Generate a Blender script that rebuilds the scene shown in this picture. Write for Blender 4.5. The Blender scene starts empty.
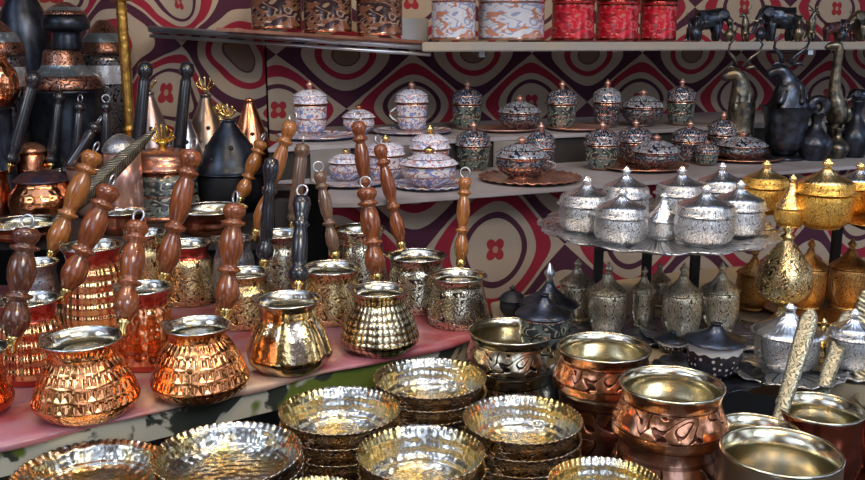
import bpy, bmesh, math, random
from mathutils import Vector, Matrix
random.seed(7)
PI = math.pi
sc = bpy.context.scene
COL = sc.collection

# ------------------------------------------------------------------ camera
CAMZ, FPX, CX, CY = 1.5, 900.0, 432.5, 240.0
PITCH = math.radians(12.5)
S_, C_ = math.sin(PITCH), math.cos(PITCH)
cam = bpy.data.cameras.new('camera'); cam.lens = FPX*36/865; cam.sensor_width = 36
cam.clip_start = .02
camo = bpy.data.objects.new('camera', cam); COL.objects.link(camo)
camo.location = (0, 0, CAMZ); camo.rotation_euler = (PI/2-PITCH, 0, 0)
sc.camera = camo
sc.view_settings.view_transform = 'Standard'; sc.view_settings.look = 'None'
sc.view_settings.gamma = 1; sc.view_settings.use_curve_mapping = False
sc.view_settings.exposure = -0.05

# ------------------------------------------------------------------ world: covered street with openings, seen mostly in the metal
W = bpy.data.worlds.new('street'); sc.world = W; W.use_nodes = True
nt = W.node_tree; nt.nodes.clear()
wo = nt.nodes.new('ShaderNodeOutputWorld'); bg = nt.nodes.new('ShaderNodeBackground')
tc = nt.nodes.new('ShaderNodeTexCoord'); nz = nt.nodes.new('ShaderNodeTexNoise'); rp = nt.nodes.new('ShaderNodeValToRGB')
nz.inputs['Scale'].default_value = 2.6; nz.inputs['Detail'].default_value = 2.5
nt.links.new(tc.outputs['Generated'], nz.inputs['Vector']); nt.links.new(nz.outputs['Fac'], rp.inputs['Fac'])
e = rp.color_ramp.elements
e[0].position = .40; e[0].color = (.02, .018, .022, 1)
e[1].position = .50; e[1].color = (.22, .17, .13, 1)
for p, c in ((.56, (.55, .55, .62, 1)), (.60, (1.7, 2.05, 2.7, 1)), (.72, (2.0, 2.3, 2.9, 1))):
    n = e.new(p); n.color = c
sx_ = nt.nodes.new('ShaderNodeSeparateXYZ'); nt.links.new(tc.outputs['Generated'], sx_.inputs[0])
mr = nt.nodes.new('ShaderNodeMapRange'); mr.interpolation_type = 'SMOOTHSTEP'; nt.links.new(sx_.outputs[2], mr.inputs[0])
mr.inputs[1].default_value = .72; mr.inputs[2].default_value = .93
mxs = nt.nodes.new('ShaderNodeMix'); mxs.data_type = 'RGBA'; nt.links.new(mr.outputs[0], mxs.inputs[0])
nt.links.new(rp.outputs['Color'], mxs.inputs[6]); mxs.inputs[7].default_value = (1.15, 1.5, 2.2, 1)
nt.links.new(mxs.outputs[2], bg.inputs['Color']); bg.inputs['Strength'].default_value = .80
nt.links.new(bg.outputs[0], wo.inputs['Surface'])

def area(name, loc, target, size, power, color, sy=None):
    l = bpy.data.lights.new(name, 'AREA'); l.energy = power; l.color = color
    l.shape = 'RECTANGLE'; l.size = size; l.size_y = sy or size
    o = bpy.data.objects.new(name, l); COL.objects.link(o); o.location = loc
    o.rotation_euler = (Vector(target)-Vector(loc)).to_track_quat('-Z', 'Y').to_euler()
area('street_daylight', (1.1, -1.1, 3.0), (.1, 1.5, 1.2), 1.1, 34, (.80, .90, 1.0), .8)
area('street_daylight', (-1.9, -.6, 2.6), (-.1, 1.5, 1.1), .7, 10, (.80, .90, 1.0), .7)
area('stall_lamp', (.15, 1.0, 2.45), (.1, 1.1, 1.1), .22, 4.5, (1.0, .66, .28), .12)
area('stall_lamp', (-.45, .75, 2.35), (-.4, 1.1, 1.1), .22, 4, (1.0, .66, .28), .12)
area('stall_lamp', (.75, .8, 2.4), (.5, 1.2, 1.1), .22, 4, (1.0, .66, .28), .12)
area('stall_lamp', (.2, .1, 2.2), (.1, .9, 1.1), .25, 4, (1.0, .66, .28), .14)

# ------------------------------------------------------------------ geometry of the view -> places in the room
def on(px, row, z):
    v = (row-CY)/FPX; d = (CAMZ-z)/(S_+v*C_)
    return Vector(((px-CX)/FPX*d, d*(C_-v*S_), z)), d
def at(px, row, d):
    v = (row-CY)/FPX
    return Vector(((px-CX)/FPX*d, d*(C_-v*S_), CAMZ-d*(S_+v*C_)))
def zrow(y, row):
    v = (row-CY)/FPX
    return CAMZ-y*(S_+v*C_)/(C_-v*S_)
def rad(px, d): return px*d/FPX/2

# ------------------------------------------------------------------ node helpers
class X:
    def __init__(s, nt, k): s.nt, s.k = nt, k
    def _m(s, op, *a):
        n = s.nt.nodes.new('ShaderNodeMath'); n.operation = op
        for i, v in enumerate((s,)+a):
            if isinstance(v, X): s.nt.links.new(v.k, n.inputs[i])
            else: n.inputs[i].default_value = v
        return X(s.nt, n.outputs[0])
    def __add__(s, o): return s._m('ADD', o)
    def __sub__(s, o): return s._m('SUBTRACT', o)
    def __mul__(s, o): return s._m('MULTIPLY', o)
    def __truediv__(s, o): return s._m('DIVIDE', o)
    def sin(s): return s._m('SINE')
    def cos(s): return s._m('COSINE')
    def abs(s): return s._m('ABSOLUTE')
    def fr(s): return s._m('FRACT')
    def gt(s, o): return s._m('GREATER_THAN', o)
    def lt(s, o): return s._m('LESS_THAN', o)
    def mx(s, o): return s._m('MAXIMUM', o)
    def mn(s, o): return s._m('MINIMUM', o)
    def band(s, a, b): return s.gt(a)*s.lt(b)
    def sm(s, a, b):
        n = s.nt.nodes.new('ShaderNodeMapRange'); n.interpolation_type = 'SMOOTHSTEP'
        s.nt.links.new(s.k, n.inputs[0]); n.inputs[1].default_value = a; n.inputs[2].default_value = b
        return X(s.nt, n.outputs[0])
class M:
    """a procedural material being put together"""
    def __init__(s, name):
        s.m = bpy.data.materials.new(name); s.m.use_nodes = True; s.nt = s.m.node_tree
        s.p = s.nt.nodes['Principled BSDF']; s.tc = s.nt.nodes.new('ShaderNodeTexCoord')
        q = s.nt.nodes.new('ShaderNodeSeparateXYZ'); s.nt.links.new(s.tc.outputs['Object'], q.inputs[0])
        s.x, s.y, s.z = (X(s.nt, q.outputs[i]) for i in range(3))
        g = s.nt.nodes.new('ShaderNodeSeparateXYZ'); s.nt.links.new(s.tc.outputs['Generated'], g.inputs[0])
        s.gx, s.gy, s.gz = (X(s.nt, g.outputs[i]) for i in range(3))
    def theta(s): return s.y._m('ARCTAN2', s.x)
    def vec(s, a, b, c=0.0):
        n = s.nt.nodes.new('ShaderNodeCombineXYZ')
        for i, v in enumerate((a, b, c)):
            if isinstance(v, X): s.nt.links.new(v.k, n.inputs[i])
            else: n.inputs[i].default_value = v
        return n.outputs[0]
    def obj(s): return s.tc.outputs['Object']
    def noise(s, v, sc_, det=2.0, dist=0.0):
        n = s.nt.nodes.new('ShaderNodeTexNoise'); s.nt.links.new(v, n.inputs['Vector'])
        n.inputs['Scale'].default_value = sc_; n.inputs['Detail'].default_value = det; n.inputs['Distortion'].default_value = dist
        return X(s.nt, n.outputs['Fac'])
    def vor(s, v, sc_, feat='F1', rnd=1.0):
        n = s.nt.nodes.new('ShaderNodeTexVoronoi'); n.feature = feat; s.nt.links.new(v, n.inputs['Vector'])
        n.inputs['Scale'].default_value = sc_; n.inputs['Randomness'].default_value = rnd
        return X(s.nt, n.outputs['Distance'])
    def mix(s, f, a, b):
        n = s.nt.nodes.new('ShaderNodeMix'); n.data_type = 'RGBA'
        for idx, v in ((0, f), (6, a), (7, b)):
            if isinstance(v, X): s.nt.links.new(v.k, n.inputs[idx])
            elif isinstance(v, bpy.types.NodeSocket): s.nt.links.new(v, n.inputs[idx])
            elif idx == 0: n.inputs[0].default_value = v
            else: n.inputs[idx].default_value = (*v, 1)
        return n.outputs[2]
    def set(s, col=None, metal=None, rough=None, **kw):
        for nm, v in (('Base Color', col), ('Metallic', metal), ('Roughness', rough)):
            if v is None: continue
            if isinstance(v, X): s.nt.links.new(v.k, s.p.inputs[nm])
            elif isinstance(v, bpy.types.NodeSocket): s.nt.links.new(v, s.p.inputs[nm])
            elif isinstance(v, tuple): s.p.inputs[nm].default_value = (*v, 1)
            else: s.p.inputs[nm].default_value = v
        for k, v in kw.items(): s.p.inputs[k.replace('_', ' ')].default_value = v
        return s
    def bump(s, h, dist=.002, st=1.0):
        n = s.nt.nodes.new('ShaderNodeBump'); s.nt.links.new(h.k, n.inputs['Height'])
        n.inputs['Distance'].default_value = dist; n.inputs['Strength'].default_value = st
        s.nt.links.new(n.outputs[0], s.p.inputs['Normal']); return s

COPPER, BRASS, TIN = (.93, .40, .19), (.86, .62, .25), (.74, .72, .66)
def hammered(name, c, c2, rough=.16, scale=95, dist=.0022):
    m = M(name); u = m.vec(m.theta()*.045, m.z)
    v = m.vor(u, scale, 'SMOOTH_F1', .55); n = m.noise(m.obj(), 28, 3)
    m.set(m.mix(n.sm(.42, .62), c, c2), 1.0, rough); m.bump(v, dist); return m.m
def engraved(name, c, dark, scale=75, rough=.2, dist=.0018, line=.10, warp=.5, amt=1.0):
    m = M(name); u = m.vec(m.theta()*.045, m.z)
    w = m.noise(u, scale*.9, 1, warp*4)
    nn = m.noise(u, scale*.75, 1.5, warp)
    v = (nn*26).sin().abs()
    t = v.sm(line*1.2, line*1.2+.35)
    fine = m.noise(u, scale*6, 2)
    m.set(m.mix(t*fine.sm(.25, .5), dark, c), 1.0, rough); m.bump(t+fine*.25, dist, amt); return m.m
def plain(name, c, metal=0., rough=.5, nscale=0, c2=None, bump=0., **kw):
    m = M(name)
    n = m.noise(m.obj(), nscale or 20, 3)
    m.set(m.mix(n.sm(.35, .65), c, c2 or tuple(q*.8 for q in c)), metal, rough, **kw)
    if bump: m.bump(n, bump)
    return m.m
copper_ham = hammered('hammered_copper', COPPER, (.80, .30, .12))
copper_dark = hammered('aged_copper', (.62, .25, .13), (.40, .15, .09), .24, 60, .001)
copper_eng = engraved('engraved_copper', (.86, .42, .25), (.16, .05, .03), 70)
copper_plain = plain('copper_sheet', (.85, .38, .2), 1, .22, 30, (.6, .25, .14))
copper_tile = None
def brick_copper():
    m = M('chased_copper'); a = m.theta(); s1 = (m.z*470).sin(); s2 = (a*36+(m.z*75)._m('FLOOR')*PI).sin()
    big = (a*3.5).cos()
    m.set(m.mix((big.sm(.2, .5)), (.80, .32, .13), (.90, .42, .17)), 1.0, .17)
    m.bump((s1*.6).mx(s2*.6)+m.vor(m.vec(a*.045, m.z), 60, 'SMOOTH_F1')*1.2, .0010); return m.m
copper_chased = brick_copper()
tin_in = hammered('tinned_lining', (.72, .71, .66), (.62, .56, .40), .2, 80, .0008)
def bowl_lining():
    m = M('tinned_bowl_lining_reflections'); n = m.noise(m.obj(), 22, 3)
    u = m.vec(m.theta()*.055, m.z)
    v = m.vor(m.obj(), 120, 'SMOOTH_F1', .6)
    m.set(m.mix(n.sm(.42, .62), (.60, .46, .19), (.46, .47, .45)), 1.0, .25)  # tin tone with warm lamp reflections painted in as yellow patches
    m.bump(v+(m.z*700).sin()*.12, .0022); return m.m
bowl_in = bowl_lining()
bowl_out = engraved('chased_bowl_outside', (.58, .42, .26), (.12, .07, .05), 85, .22, .0018)
pot_in = plain('tinned_pot_lining', (.70, .62, .40), 1, .2, 14, (.6, .58, .5), .0006)
silver_eng = engraved('chased_silver', (.80, .80, .80), (.12, .12, .13), 150, .32, .0016, .16)
silver_eng2 = engraved('chased_grey_silver', (.82, .74, .55), (.07, .06, .04), 110, .3, .0016, .16)
silver_pl = hammered('silver_sheet', (.88, .91, .95), (.72, .74, .76), .27, 160, .0008)
gold_eng = engraved('chased_gold', (.98, .58, .13), (.34, .13, .02), 150, .32, .0016, .16)
gold_pl = hammered('gold_sheet', (1.0, .76, .36), (.95, .62, .22), .27, 160, .0008)
bronze_eng = engraved('chased_bronze', (.72, .40, .13), (.12, .05, .02), 150, .28, .0016, .16)
brass = plain('brass', BRASS, 1, .22, 40, (.7, .48, .18))
brass_eng = engraved('chased_brass', (.85, .66, .34), (.12, .07, .03), 80, .2, .002, .16, .9)
brass_silver = engraved('chased_brass_and_tin', (.72, .66, .50), (.09, .07, .06), 62, .18, .0022, .14, 1.2)
pewter = engraved('engraved_pewter', (.36, .37, .42), (.06, .06, .08), 120, .35, .0014)
steel = plain('steel', (.62, .65, .7), .9, .28, 15, (.5, .52, .56))
def fluted(name, c, c2):
    m = M(name); a = m.theta(); f = (a*8).cos()
    m.set(m.mix(f.sm(-.3, .5), c2, c), 1.0, .15); m.bump(f*.5+m.noise(m.obj(), 120, 2)*.35, .003); return m.m
flute_gold = fluted('fluted_brass', (.90, .66, .30), (.50, .40, .30))
def honey():
    m = M('pierced_look_brass'); u = m.vec(m.theta()*.045, m.z)
    v = m.vor(u, 115, 'F1', .15); t = v.sm(.36, .50)
    m.set(m.mix(t, (.84, .74, .50), (.22, .15, .08)), 1.0, .2); m.bump(v*-1, .0016); return m.m
honeycomb = honey()
def diamonds(name='diamond_chased_copper'):
    m = M(name); a = m.theta()
    s1 = (a*12+m.z*200).sin(); s2 = (a*12-m.z*200).sin()
    n = m.noise(m.obj(), 60, 2)
    m.set(m.mix(n.sm(.4, .6), COPPER, (.98, .62, .28)), 1.0, .16); m.bump(s1*s2+n*.5, .0018); return m.m
diamond_copper = diamonds()
red_lacquer = plain('red_copper_band', (.62, .12, .08), .9, .2, 20, (.5, .08, .06))
def wood(name, c, c2, rough=.2):
    m = M(name); n = m.noise(m.vec(m.x*9.0, m.y*9.0, m.z*1.2), 14, 4, 1.5)
    m.set(m.mix(n.sm(.35, .65), c, c2), 0, rough, Coat_Weight=.55, Coat_Roughness=.12); return m.m
wood_red = wood('varnished_red_wood', (.13, .032, .012), (.25, .075, .022))
wood_gold = wood('varnished_golden_wood', (.22, .075, .018), (.36, .14, .035))
wood_dark = wood('varnished_dark_wood', (.06, .02, .012), (.13, .045, .02))
wood_grey = wood('brown_grey_wood', (.11, .065, .045), (.19, .11, .07))
wood_black = wood('black_wood', (.012, .013, .018), (.02, .022, .03), .25)
black_metal = plain('blackened_metal', (.045, .055, .08), .75, .32, 30, (.02, .025, .035), .0006)
black_pot = plain('black_iron', (.012, .014, .02), .3, .5, 30, (.008, .009, .012))
bronze_dark = plain('dark_bronze', (.20, .17, .12), .85, .33, 60, (.05, .055, .06), .0012)
blue_black = plain('blue_black_bronze', (.06, .075, .11), .8, .3, 50, (.03, .03, .035), .0012)
bronze_red = plain('reddish_bronze', (.18, .07, .06), .7, .35, 60, (.05, .05, .08), .001)
def enamel(name, base, ink1, ink2, sc_=95, lidpat=False, metal=0.0, trim=(.52, .31, .23), density=.5, belt=.48):
    m = M(name); u = m.vec(m.theta()*.03, m.z)
    v = (m.noise(u, sc_*.55, 1, .3)*17).sin().abs(); n = m.noise(u, sc_*.9, 1, 1.0)
    c = m.mix(v.lt(.40), base, ink1)
    c = m.mix(n.gt(1.0-density*.92), c, ink2)
    edge = (m.gz.lt(.07)+m.gz.gt(.93)+m.gz.band(belt, belt+.05)).mn(1.0)
    c = m.mix(edge, c, trim)
    m.set(c, edge*.9+metal, .2, Coat_Weight=.5); m.bump(v, .0004); return m.m
en_white = enamel('white_enamel', (.62, .62, .68), (.36, .12, .10), (.20, .25, .50), 110, density=.47)
en_white_lid = enamel('white_enamel_lid', (.66, .69, .80), (.30, .34, .58), (.45, .2, .2), 150, density=.40)
en_dark = enamel('dark_enamel', (.022, .026, .04), (.22, .22, .23), (.14, .05, .045), 120, metal=.1, density=.45)
en_dark2 = enamel('dark_enamel_scrolls', (.03, .035, .04), (.34, .33, .26), (.10, .13, .12), 90, metal=.1, density=.52)
en_dark_lid = enamel('dark_enamel_lid', (.02, .03, .06), (.34, .40, .50), (.30, .14, .09), 150, metal=.3, density=.42)
en_silver_lid = enamel('silvered_enamel_lid', (.42, .48, .58), (.03, .035, .07), (.30, .2, .16), 150, metal=.45, density=.4)
en_red = enamel('red_enamel', (.55, .015, .035), (.50, .12, .13), (.30, .01, .02), 75, belt=.86, trim=(.30, .04, .03), density=.5)
en_blue = enamel('pale_blue_white_enamel', (.52, .56, .66), (.26, .30, .48), (.42, .20, .14), 75, belt=.86, density=.46)
en_brown = enamel('brown_copper_scrolls', (.05, .03, .035), (.40, .28, .20), (.26, .12, .07), 75, belt=.84, metal=.4, density=.5)
pink_cop = plain('pinkish_copper', (.66, .40, .33), .75, .28, 30, (.5, .28, .24))
copper_tray = plain('copper_tray_metal', (.70, .36, .24), .85, .25, 30, (.5, .22, .15))
red_dark = plain('dark_red_metal', (.22, .04, .04), .5, .35, 20, (.12, .03, .03))
shelf_white = plain('white_shelf_board', (.33, .32, .35), 0, .35, 6, (.23, .21, .22))
shelf_tan = plain('worn_cream_board', (.34, .29, .23), 0, .4, 8, (.28, .27, .26))
shelf_grey = plain('grey_shelf_board', (.22, .21, .20), 0, .5, 10, (.13, .12, .12))
dark_board = plain('dark_board', (.02, .017, .017), 0, .7, 10)
floor_m = plain('dark_floor', (.05, .045, .04), 0, .7, 8)
tan_top = plain('tan_table_top', (.36, .26, .13), 0, .45, 9, (.26, .22, .16), .0006)
glass_blue = plain('pale_grey_card', (.40, .46, .54), 0, .4, 12)

def cloth_mat(name, per, off=(0, 0), q=1.05, warp=.03):
    m = M(name)
    n = m.noise(m.obj(), 5, 2)
    ux = m.x+(n-.5)*warp+off[0]; vz = m.z+(m.noise(m.obj(), 4.3, 1)-.5)*warp+off[1]
    g = (ux*(2*PI/per)).cos()+(vz*(2*PI/(per*q))).cos()
    beige, red, plum = (.42, .33, .25), (.30, .012, .032), (.065, .012, .032)
    th = (vz*(2*PI/(per*q))); 
    c = m.mix(g.gt(1.80), beige, (.20, .12, .08))
    c = m.mix(g.band(1.78, 1.83), c, (.10, .05, .05))
    c = m.mix(g.band(1.14, 1.46), c, red)
    c = m.mix(g.band(0.0, .54), c, plum)
    c = m.mix(g.band(-.72, -.18), c, red)
    c = m.mix(g.band(-1.36, -1.12), c, plum)
    # four-petalled flower in the middle of the dark ring
    fx = ((ux/per)-.5); fx = (fx-fx._m('ROUND'))*per
    fz = ((vz/(per*q))-.5); fz = (fz-fz._m('ROUND'))*(per*q)
    rr = (fx*fx+fz*fz)._m('SQRT'); an = fz._m('ARCTAN2', fx)
    pet = rr-((an*2).sin().abs()*.010+.0125)
    c = m.mix(pet.lt(0), c, (.32, .02, .03)); c = m.mix(rr.lt(.006), c, (.40, .22, .15))
    weave = (m.x*2600).sin()*(m.z*2600).sin()
    m.set(c, 0, .9); m.bump(weave*.4+m.noise(m.obj(), 300, 1)+m.noise(m.obj(), 10, 2)*8, .0006); return m.m
cloth_back = cloth_mat('patterned_textile', .315, (-.178, -.368), .75, .02)
cloth_left = cloth_mat('gathered_textile', .30, (.05, -.33), .8, .16)
cloth_low = cloth_mat('patterned_textile_lower', .30, (-.1575, .010), .97, .02)
def pinkcloth():
    m = M('pink_table_cloth'); n = m.noise(m.obj(), 9, 3, .6)
    c = m.mix(n.sm(.35, .60), (.28, .045, .05), (.34, .16, .20)); c = m.mix(m.noise(m.obj(), 6, 2).sm(.52, .64), c, (.42, .30, .22))
    m.set(c, 0, .28); m.bump(m.noise(m.obj(), 25, 2), .003); return m.m
pink_cloth = pinkcloth()
def peeling():
    m = M('peeling_painted_board'); n = m.noise(m.obj(), 16, 5, .5); n2 = m.noise(m.obj(), 7, 3)
    c = m.mix(n.sm(.50, .53), (.50, .47, .37), (.03, .035, .025)); c = m.mix(n2.sm(.64, .66), c, (.12, .16, .02))
    m.set(c, 0, .6); m.bump(n, .002); return m.m
peel = peeling()

# ------------------------------------------------------------------ mesh helpers
def tag(o, label, cat, group=None, kind=None):
    o['label'] = label; o['category'] = cat
    if group: o['group'] = group
    if kind: o['kind'] = kind
    return o
def empty(name, loc, rz=0.0, label=None, cat=None, group=None):
    o = bpy.data.objects.new(name, None); COL.objects.link(o); o.location = loc; o.rotation_euler = (0, 0, rz)
    o.empty_display_size = .02
    if label: tag(o, label, cat, group)
    return o
def link(name, me, mats, parent=None, loc=None, rot=None, smooth=True):
    for m in (mats if isinstance(mats, (list, tuple)) else [mats]): me.materials.append(m)
    if smooth:
        for p in me.polygons: p.use_smooth = True
    o = bpy.data.objects.new(name, me); COL.objects.link(o)
    if parent: o.parent = parent
    if loc is not None: o.location = loc
    if rot is not None: o.rotation_euler = rot
    return o
def lathe(prof, n=40, mod=None, name='shape'):
    """prof: list of (r, z[, material index]); one closed-by-poles surface of revolution"""
    V, F, MI = [], [], []; rings = []
    for k, p in enumerate(prof):
        r, z = p[0], p[1]
        if r < 1e-6:
            rings.append([len(V)]); V.append((0, 0, z))
        else:
            ids = []
            for i in range(n):
                a = 2*PI*i/n; rr, zz = (mod(r, z, a, k) if mod else (r, z))
                ids.append(len(V)); V.append((rr*math.cos(a), rr*math.sin(a), zz))
            rings.append(ids)
    for k in range(len(rings)-1):
        A, B = rings[k], rings[k+1]; mi = prof[k+1][2] if len(prof[k+1]) > 2 else 0
        for i in range(n):
            j = (i+1) % n
            if len(A) == 1 and len(B) == 1: continue
            if len(A) == 1: F.append((A[0], B[j], B[i]))
            elif len(B) == 1: F.append((A[i], A[j], B[0]))
            else: F.append((A[i], A[j], B[j], B[i]))
            MI.append(mi)
    me = bpy.data.meshes.new(name); me.from_pydata(V, [], F)
    for p, mi in zip(me.polygons, MI): p.material_index = mi
    bm = bmesh.new(); bm.from_mesh(me); bmesh.ops.recalc_face_normals(bm, faces=bm.faces); bm.to_mesh(me); bm.free()
    return me
def smoothp(pts, sub=4):
    """Catmull-Rom through (r,z) points"""
    out = []; P = [pts[0]]+list(pts)+[pts[-1]]
    for i in range(1, len(P)-2):
        a, b, c, d = (Vector(q[:2]) for q in P[i-1:i+3])
        for s in range(sub):
            t = s/sub
            q = .5*((2*b)+(c-a)*t+(2*a-5*b+4*c-d)*t*t+(3*b-a-3*c+d)*t**3)
            out.append((max(q.x, 0), q.y))
    out.append(tuple(pts[-1][:2])); return out
def tube(pts, radii, n=10, name='tube', closed=False):
    V, F = [], []; pts = [Vector(p) for p in pts]; m = len(pts)
    if not isinstance(radii, (list, tuple)): radii = [radii]*m
    up = Vector((.123, .456, .88)).normalized()
    for i, p in enumerate(pts):
        t = (pts[(i+1) % m if closed else min(i+1, m-1)]-pts[(i-1) % m if closed else max(i-1, 0)]).normalized()
        s = t.cross(up).normalized(); u = s.cross(t)
        for k in range(n):
            a = 2*PI*k/n; V.append(p+(s*math.cos(a)+u*math.sin(a))*radii[i])
    for i in range(m if closed else m-1):
        for k in range(n):
            A = i*n; B = ((i+1) % m)*n
            F.append((A+k, A+(k+1) % n, B+(k+1) % n, B+k))
    if not closed:
        F.append(tuple(range(n))[::-1]); F.append(tuple(range((m-1)*n, m*n)))
    me = bpy.data.meshes.new(name); me.from_pydata([tuple(v) for v in V], [], F); return me
def boxm(x0, x1, y0, y1, z0, z1, bev=.0):
    bm = bmesh.new(); bmesh.ops.create_cube(bm, size=1)
    for v in bm.verts: v.co = Vector((x0+(v.co.x+.5)*(x1-x0), y0+(v.co.y+.5)*(y1-y0), z0+(v.co.z+.5)*(z1-z0)))
    if bev: bmesh.ops.bevel(bm, geom=bm.edges[:], offset=bev, segments=2, affect='EDGES')
    me = bpy.data.meshes.new('box'); bm.to_mesh(me); bm.free(); return me
def prism(poly, z0, z1, bev=.0):
    """poly: list of (x,y) or (x,y,dz)"""
    bm = bmesh.new(); lo = []; hi = []
    for p in poly:
        dz = p[2] if len(p) > 2 else 0
        lo.append(bm.verts.new((p[0], p[1], z0+dz))); hi.append(bm.verts.new((p[0], p[1], z1+dz)))
    n = len(poly)
    bm.faces.new(lo[::-1]); bm.faces.new(hi)
    for i in range(n): bm.faces.new((lo[i], lo[(i+1) % n], hi[(i+1) % n], hi[i]))
    bmesh.ops.recalc_face_normals(bm, faces=bm.faces)
    if bev: bmesh.ops.bevel(bm, geom=bm.edges[:], offset=bev, segments=2, affect='EDGES')
    me = bpy.data.meshes.new('slab'); bm.to_mesh(me); bm.free(); return me
def torus(R, r, n=20, k=8):
    return tube([(R*math.cos(2*PI*i/n), R*math.sin(2*PI*i/n), 0) for i in range(n)], r, k, closed=True)
def skin(name, verts, edges, radii, mat, parent=None, loc=(0, 0, 0), rz=0, root=0, sub=1, scale=1.0):
    me = bpy.data.meshes.new(name); me.from_pydata([tuple(Vector(v)*scale) for v in verts], edges, [])
    o = bpy.data.objects.new(name, me); COL.objects.link(o)
    me.materials.append(mat)
    o.modifiers.new('skin', 'SKIN')
    if not me.skin_vertices: me.attributes.new('skin_vertex', 'FLOAT', 'POINT')
    for i, r in enumerate(radii):
        me.skin_vertices[0].data[i].radius = (r*scale, r*scale)
        me.skin_vertices[0].data[i].use_root = (i == root)
    o.modifiers['skin'].use_smooth_shade = True
    s = o.modifiers.new('sub', 'SUBSURF'); s.levels = sub; s.render_levels = sub
    if parent: o.parent = parent
    o.location = loc; o.rotation_euler = (0, 0, rz)
    return o

# ------------------------------------------------------------------ structure
def struct(name, me, m, smooth=False):
    o = link(name, me, m, smooth=smooth); o['kind'] = 'structure'; return o
ZC, ZR, ZF, ZB = 1.10, 1.11, 1.0, 1.17        # coffee pot table, right table, front table, back left step
ZM, ZM2, ZT = 1.255, 1.315, 1.497             # middle shelf, its rear step, top shelf
struct('floor', prism([(-4, -3), (5, -3), (5, 5), (-4, 5)], -.02, 0), floor_m)
struct('shade_ceiling', prism([(-2.2, 1.45), (2.9, 1.45), (2.9, 3.4), (-2.2, 3.4)], 2.3, 2.34), dark_board)  # out of view, added to block the sky and darken the back
struct('shade_wall_left', prism([(-1.96, .75), (-1.9, .75), (-1.9, 2.46), (-1.96, 2.46)], 0, 2.3), dark_board)  # unseen side wall, added to keep the back left dark
wl = [(-1.9, 2.34), (-.34, 2.02), (2.3, 3.08)]
struct('wall_back', prism(wl+[(2.3, 3.2), (-.34, 2.14), (-1.9, 2.46)], 0, 2.3), dark_board)
def curtain(name, p0, p1, z0, z1, mat, fold=.006, nf=60, nx=160, nz=24, gather=0.0):
    V, F = [], []; p0 = Vector((*p0, 0)); p1 = Vector((*p1, 0)); L = (p1-p0).length; t = (p1-p0)/L
    for j in range(nz+1):
        for i in range(nx+1):
            s = L*i/nx; z = z1-z0
            w = fold*(math.sin(s*nf+.8*math.sin(s*9))+.5*math.sin(s*nf*.43+2+j*.05))
            V.append((s, w, z*j/nz))
    for j in range(nz):
        for i in range(nx):
            a = j*(nx+1)+i; F.append((a, a+1, a+nx+2, a+nx+1))
    me = bpy.data.meshes.new(name); me.from_pydata(V, [], F)
    o = link(name, me, mat, loc=(p0.x, p0.y, z0), rot=(0, 0, math.atan2(t.y, t.x)))
    md = o.modifiers.new('thickness', 'SOLIDIFY'); md.thickness = .002
    return o
c = curtain('wall_textile', (-.36, 1.995), (2.2, 3.02), 1.1, 2.1, cloth_back, .003, 30)
tag(c, 'beige textile with red and plum waves hung behind the shelves of enamelled cups', 'textile')
c = curtain('wall_textile', (-1.85, 2.31), (-.37, 2.0), 1.15, 2.1, cloth_left, .012, 26)
tag(c, 'gathered beige and red patterned textile behind the cone-lidded burners', 'textile')

# pot table with its pink cloth and peeling board
SL = .677
def edge(x, off=0.0): return 1.12+(x+.0426)*SL+off
pt = [(-1.3, edge(-1.3)), (.08, edge(.08)), (.08, 1.44), (-.30, 1.46), (-1.3, 1.46)]
def grow(poly, e): 
    return [(x, y-(e if i < 2 else 0)) for i, (x, y) in enumerate(poly)]
tb = empty('display_table', (0, 0, 0), 0, 'table edged with a peeling cream and green board under the long-handled coffee pots', 'table')
link('table_top', prism(grow(pt, -.006), ZC-.040, ZC-.004), peel, tb, smooth=False)
for x, y in ((-1.25, .6), (-1.25, 1.4), (0, 1.36), (.02, 1.25)):
    link('leg', boxm(x-.025, x+.025, y-.025, y+.025, 0, ZC-.036), dark_board, tb, smooth=False)
def pink():
    bm = bmesh.new(); n = 70; rows = []
    for i in range(n+1):
        x = -1.3+1.38*i/n; y = edge(x)-.002+.003*math.sin(i*1.1)+.002*math.sin(i*.37)
        rows.append([bm.verts.new((x, y, ZC-.004-.0025*(1+math.sin(i*.6)))), bm.verts.new((x, y+.004, ZC-.001)), bm.verts.new((x, y+.02, ZC)), bm.verts.new((x, 1.455, ZC))])
    for a, b in zip(rows, rows[1:]):
        for k in range(3): bm.faces.new((a[k], b[k], b[k+1], a[k+1]))
    me = bpy.data.meshes.new('cloth'); bm.to_mesh(me); bm.free(); return me
pc = link('table_cloth', pink(), pink_cloth); tag(pc, 'glossy pink cloth spread under the copper coffee pots', 'tablecloth')
md = pc.modifiers.new('thickness', 'SOLIDIFY'); md.thickness = .0012; md.offset = -1

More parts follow.
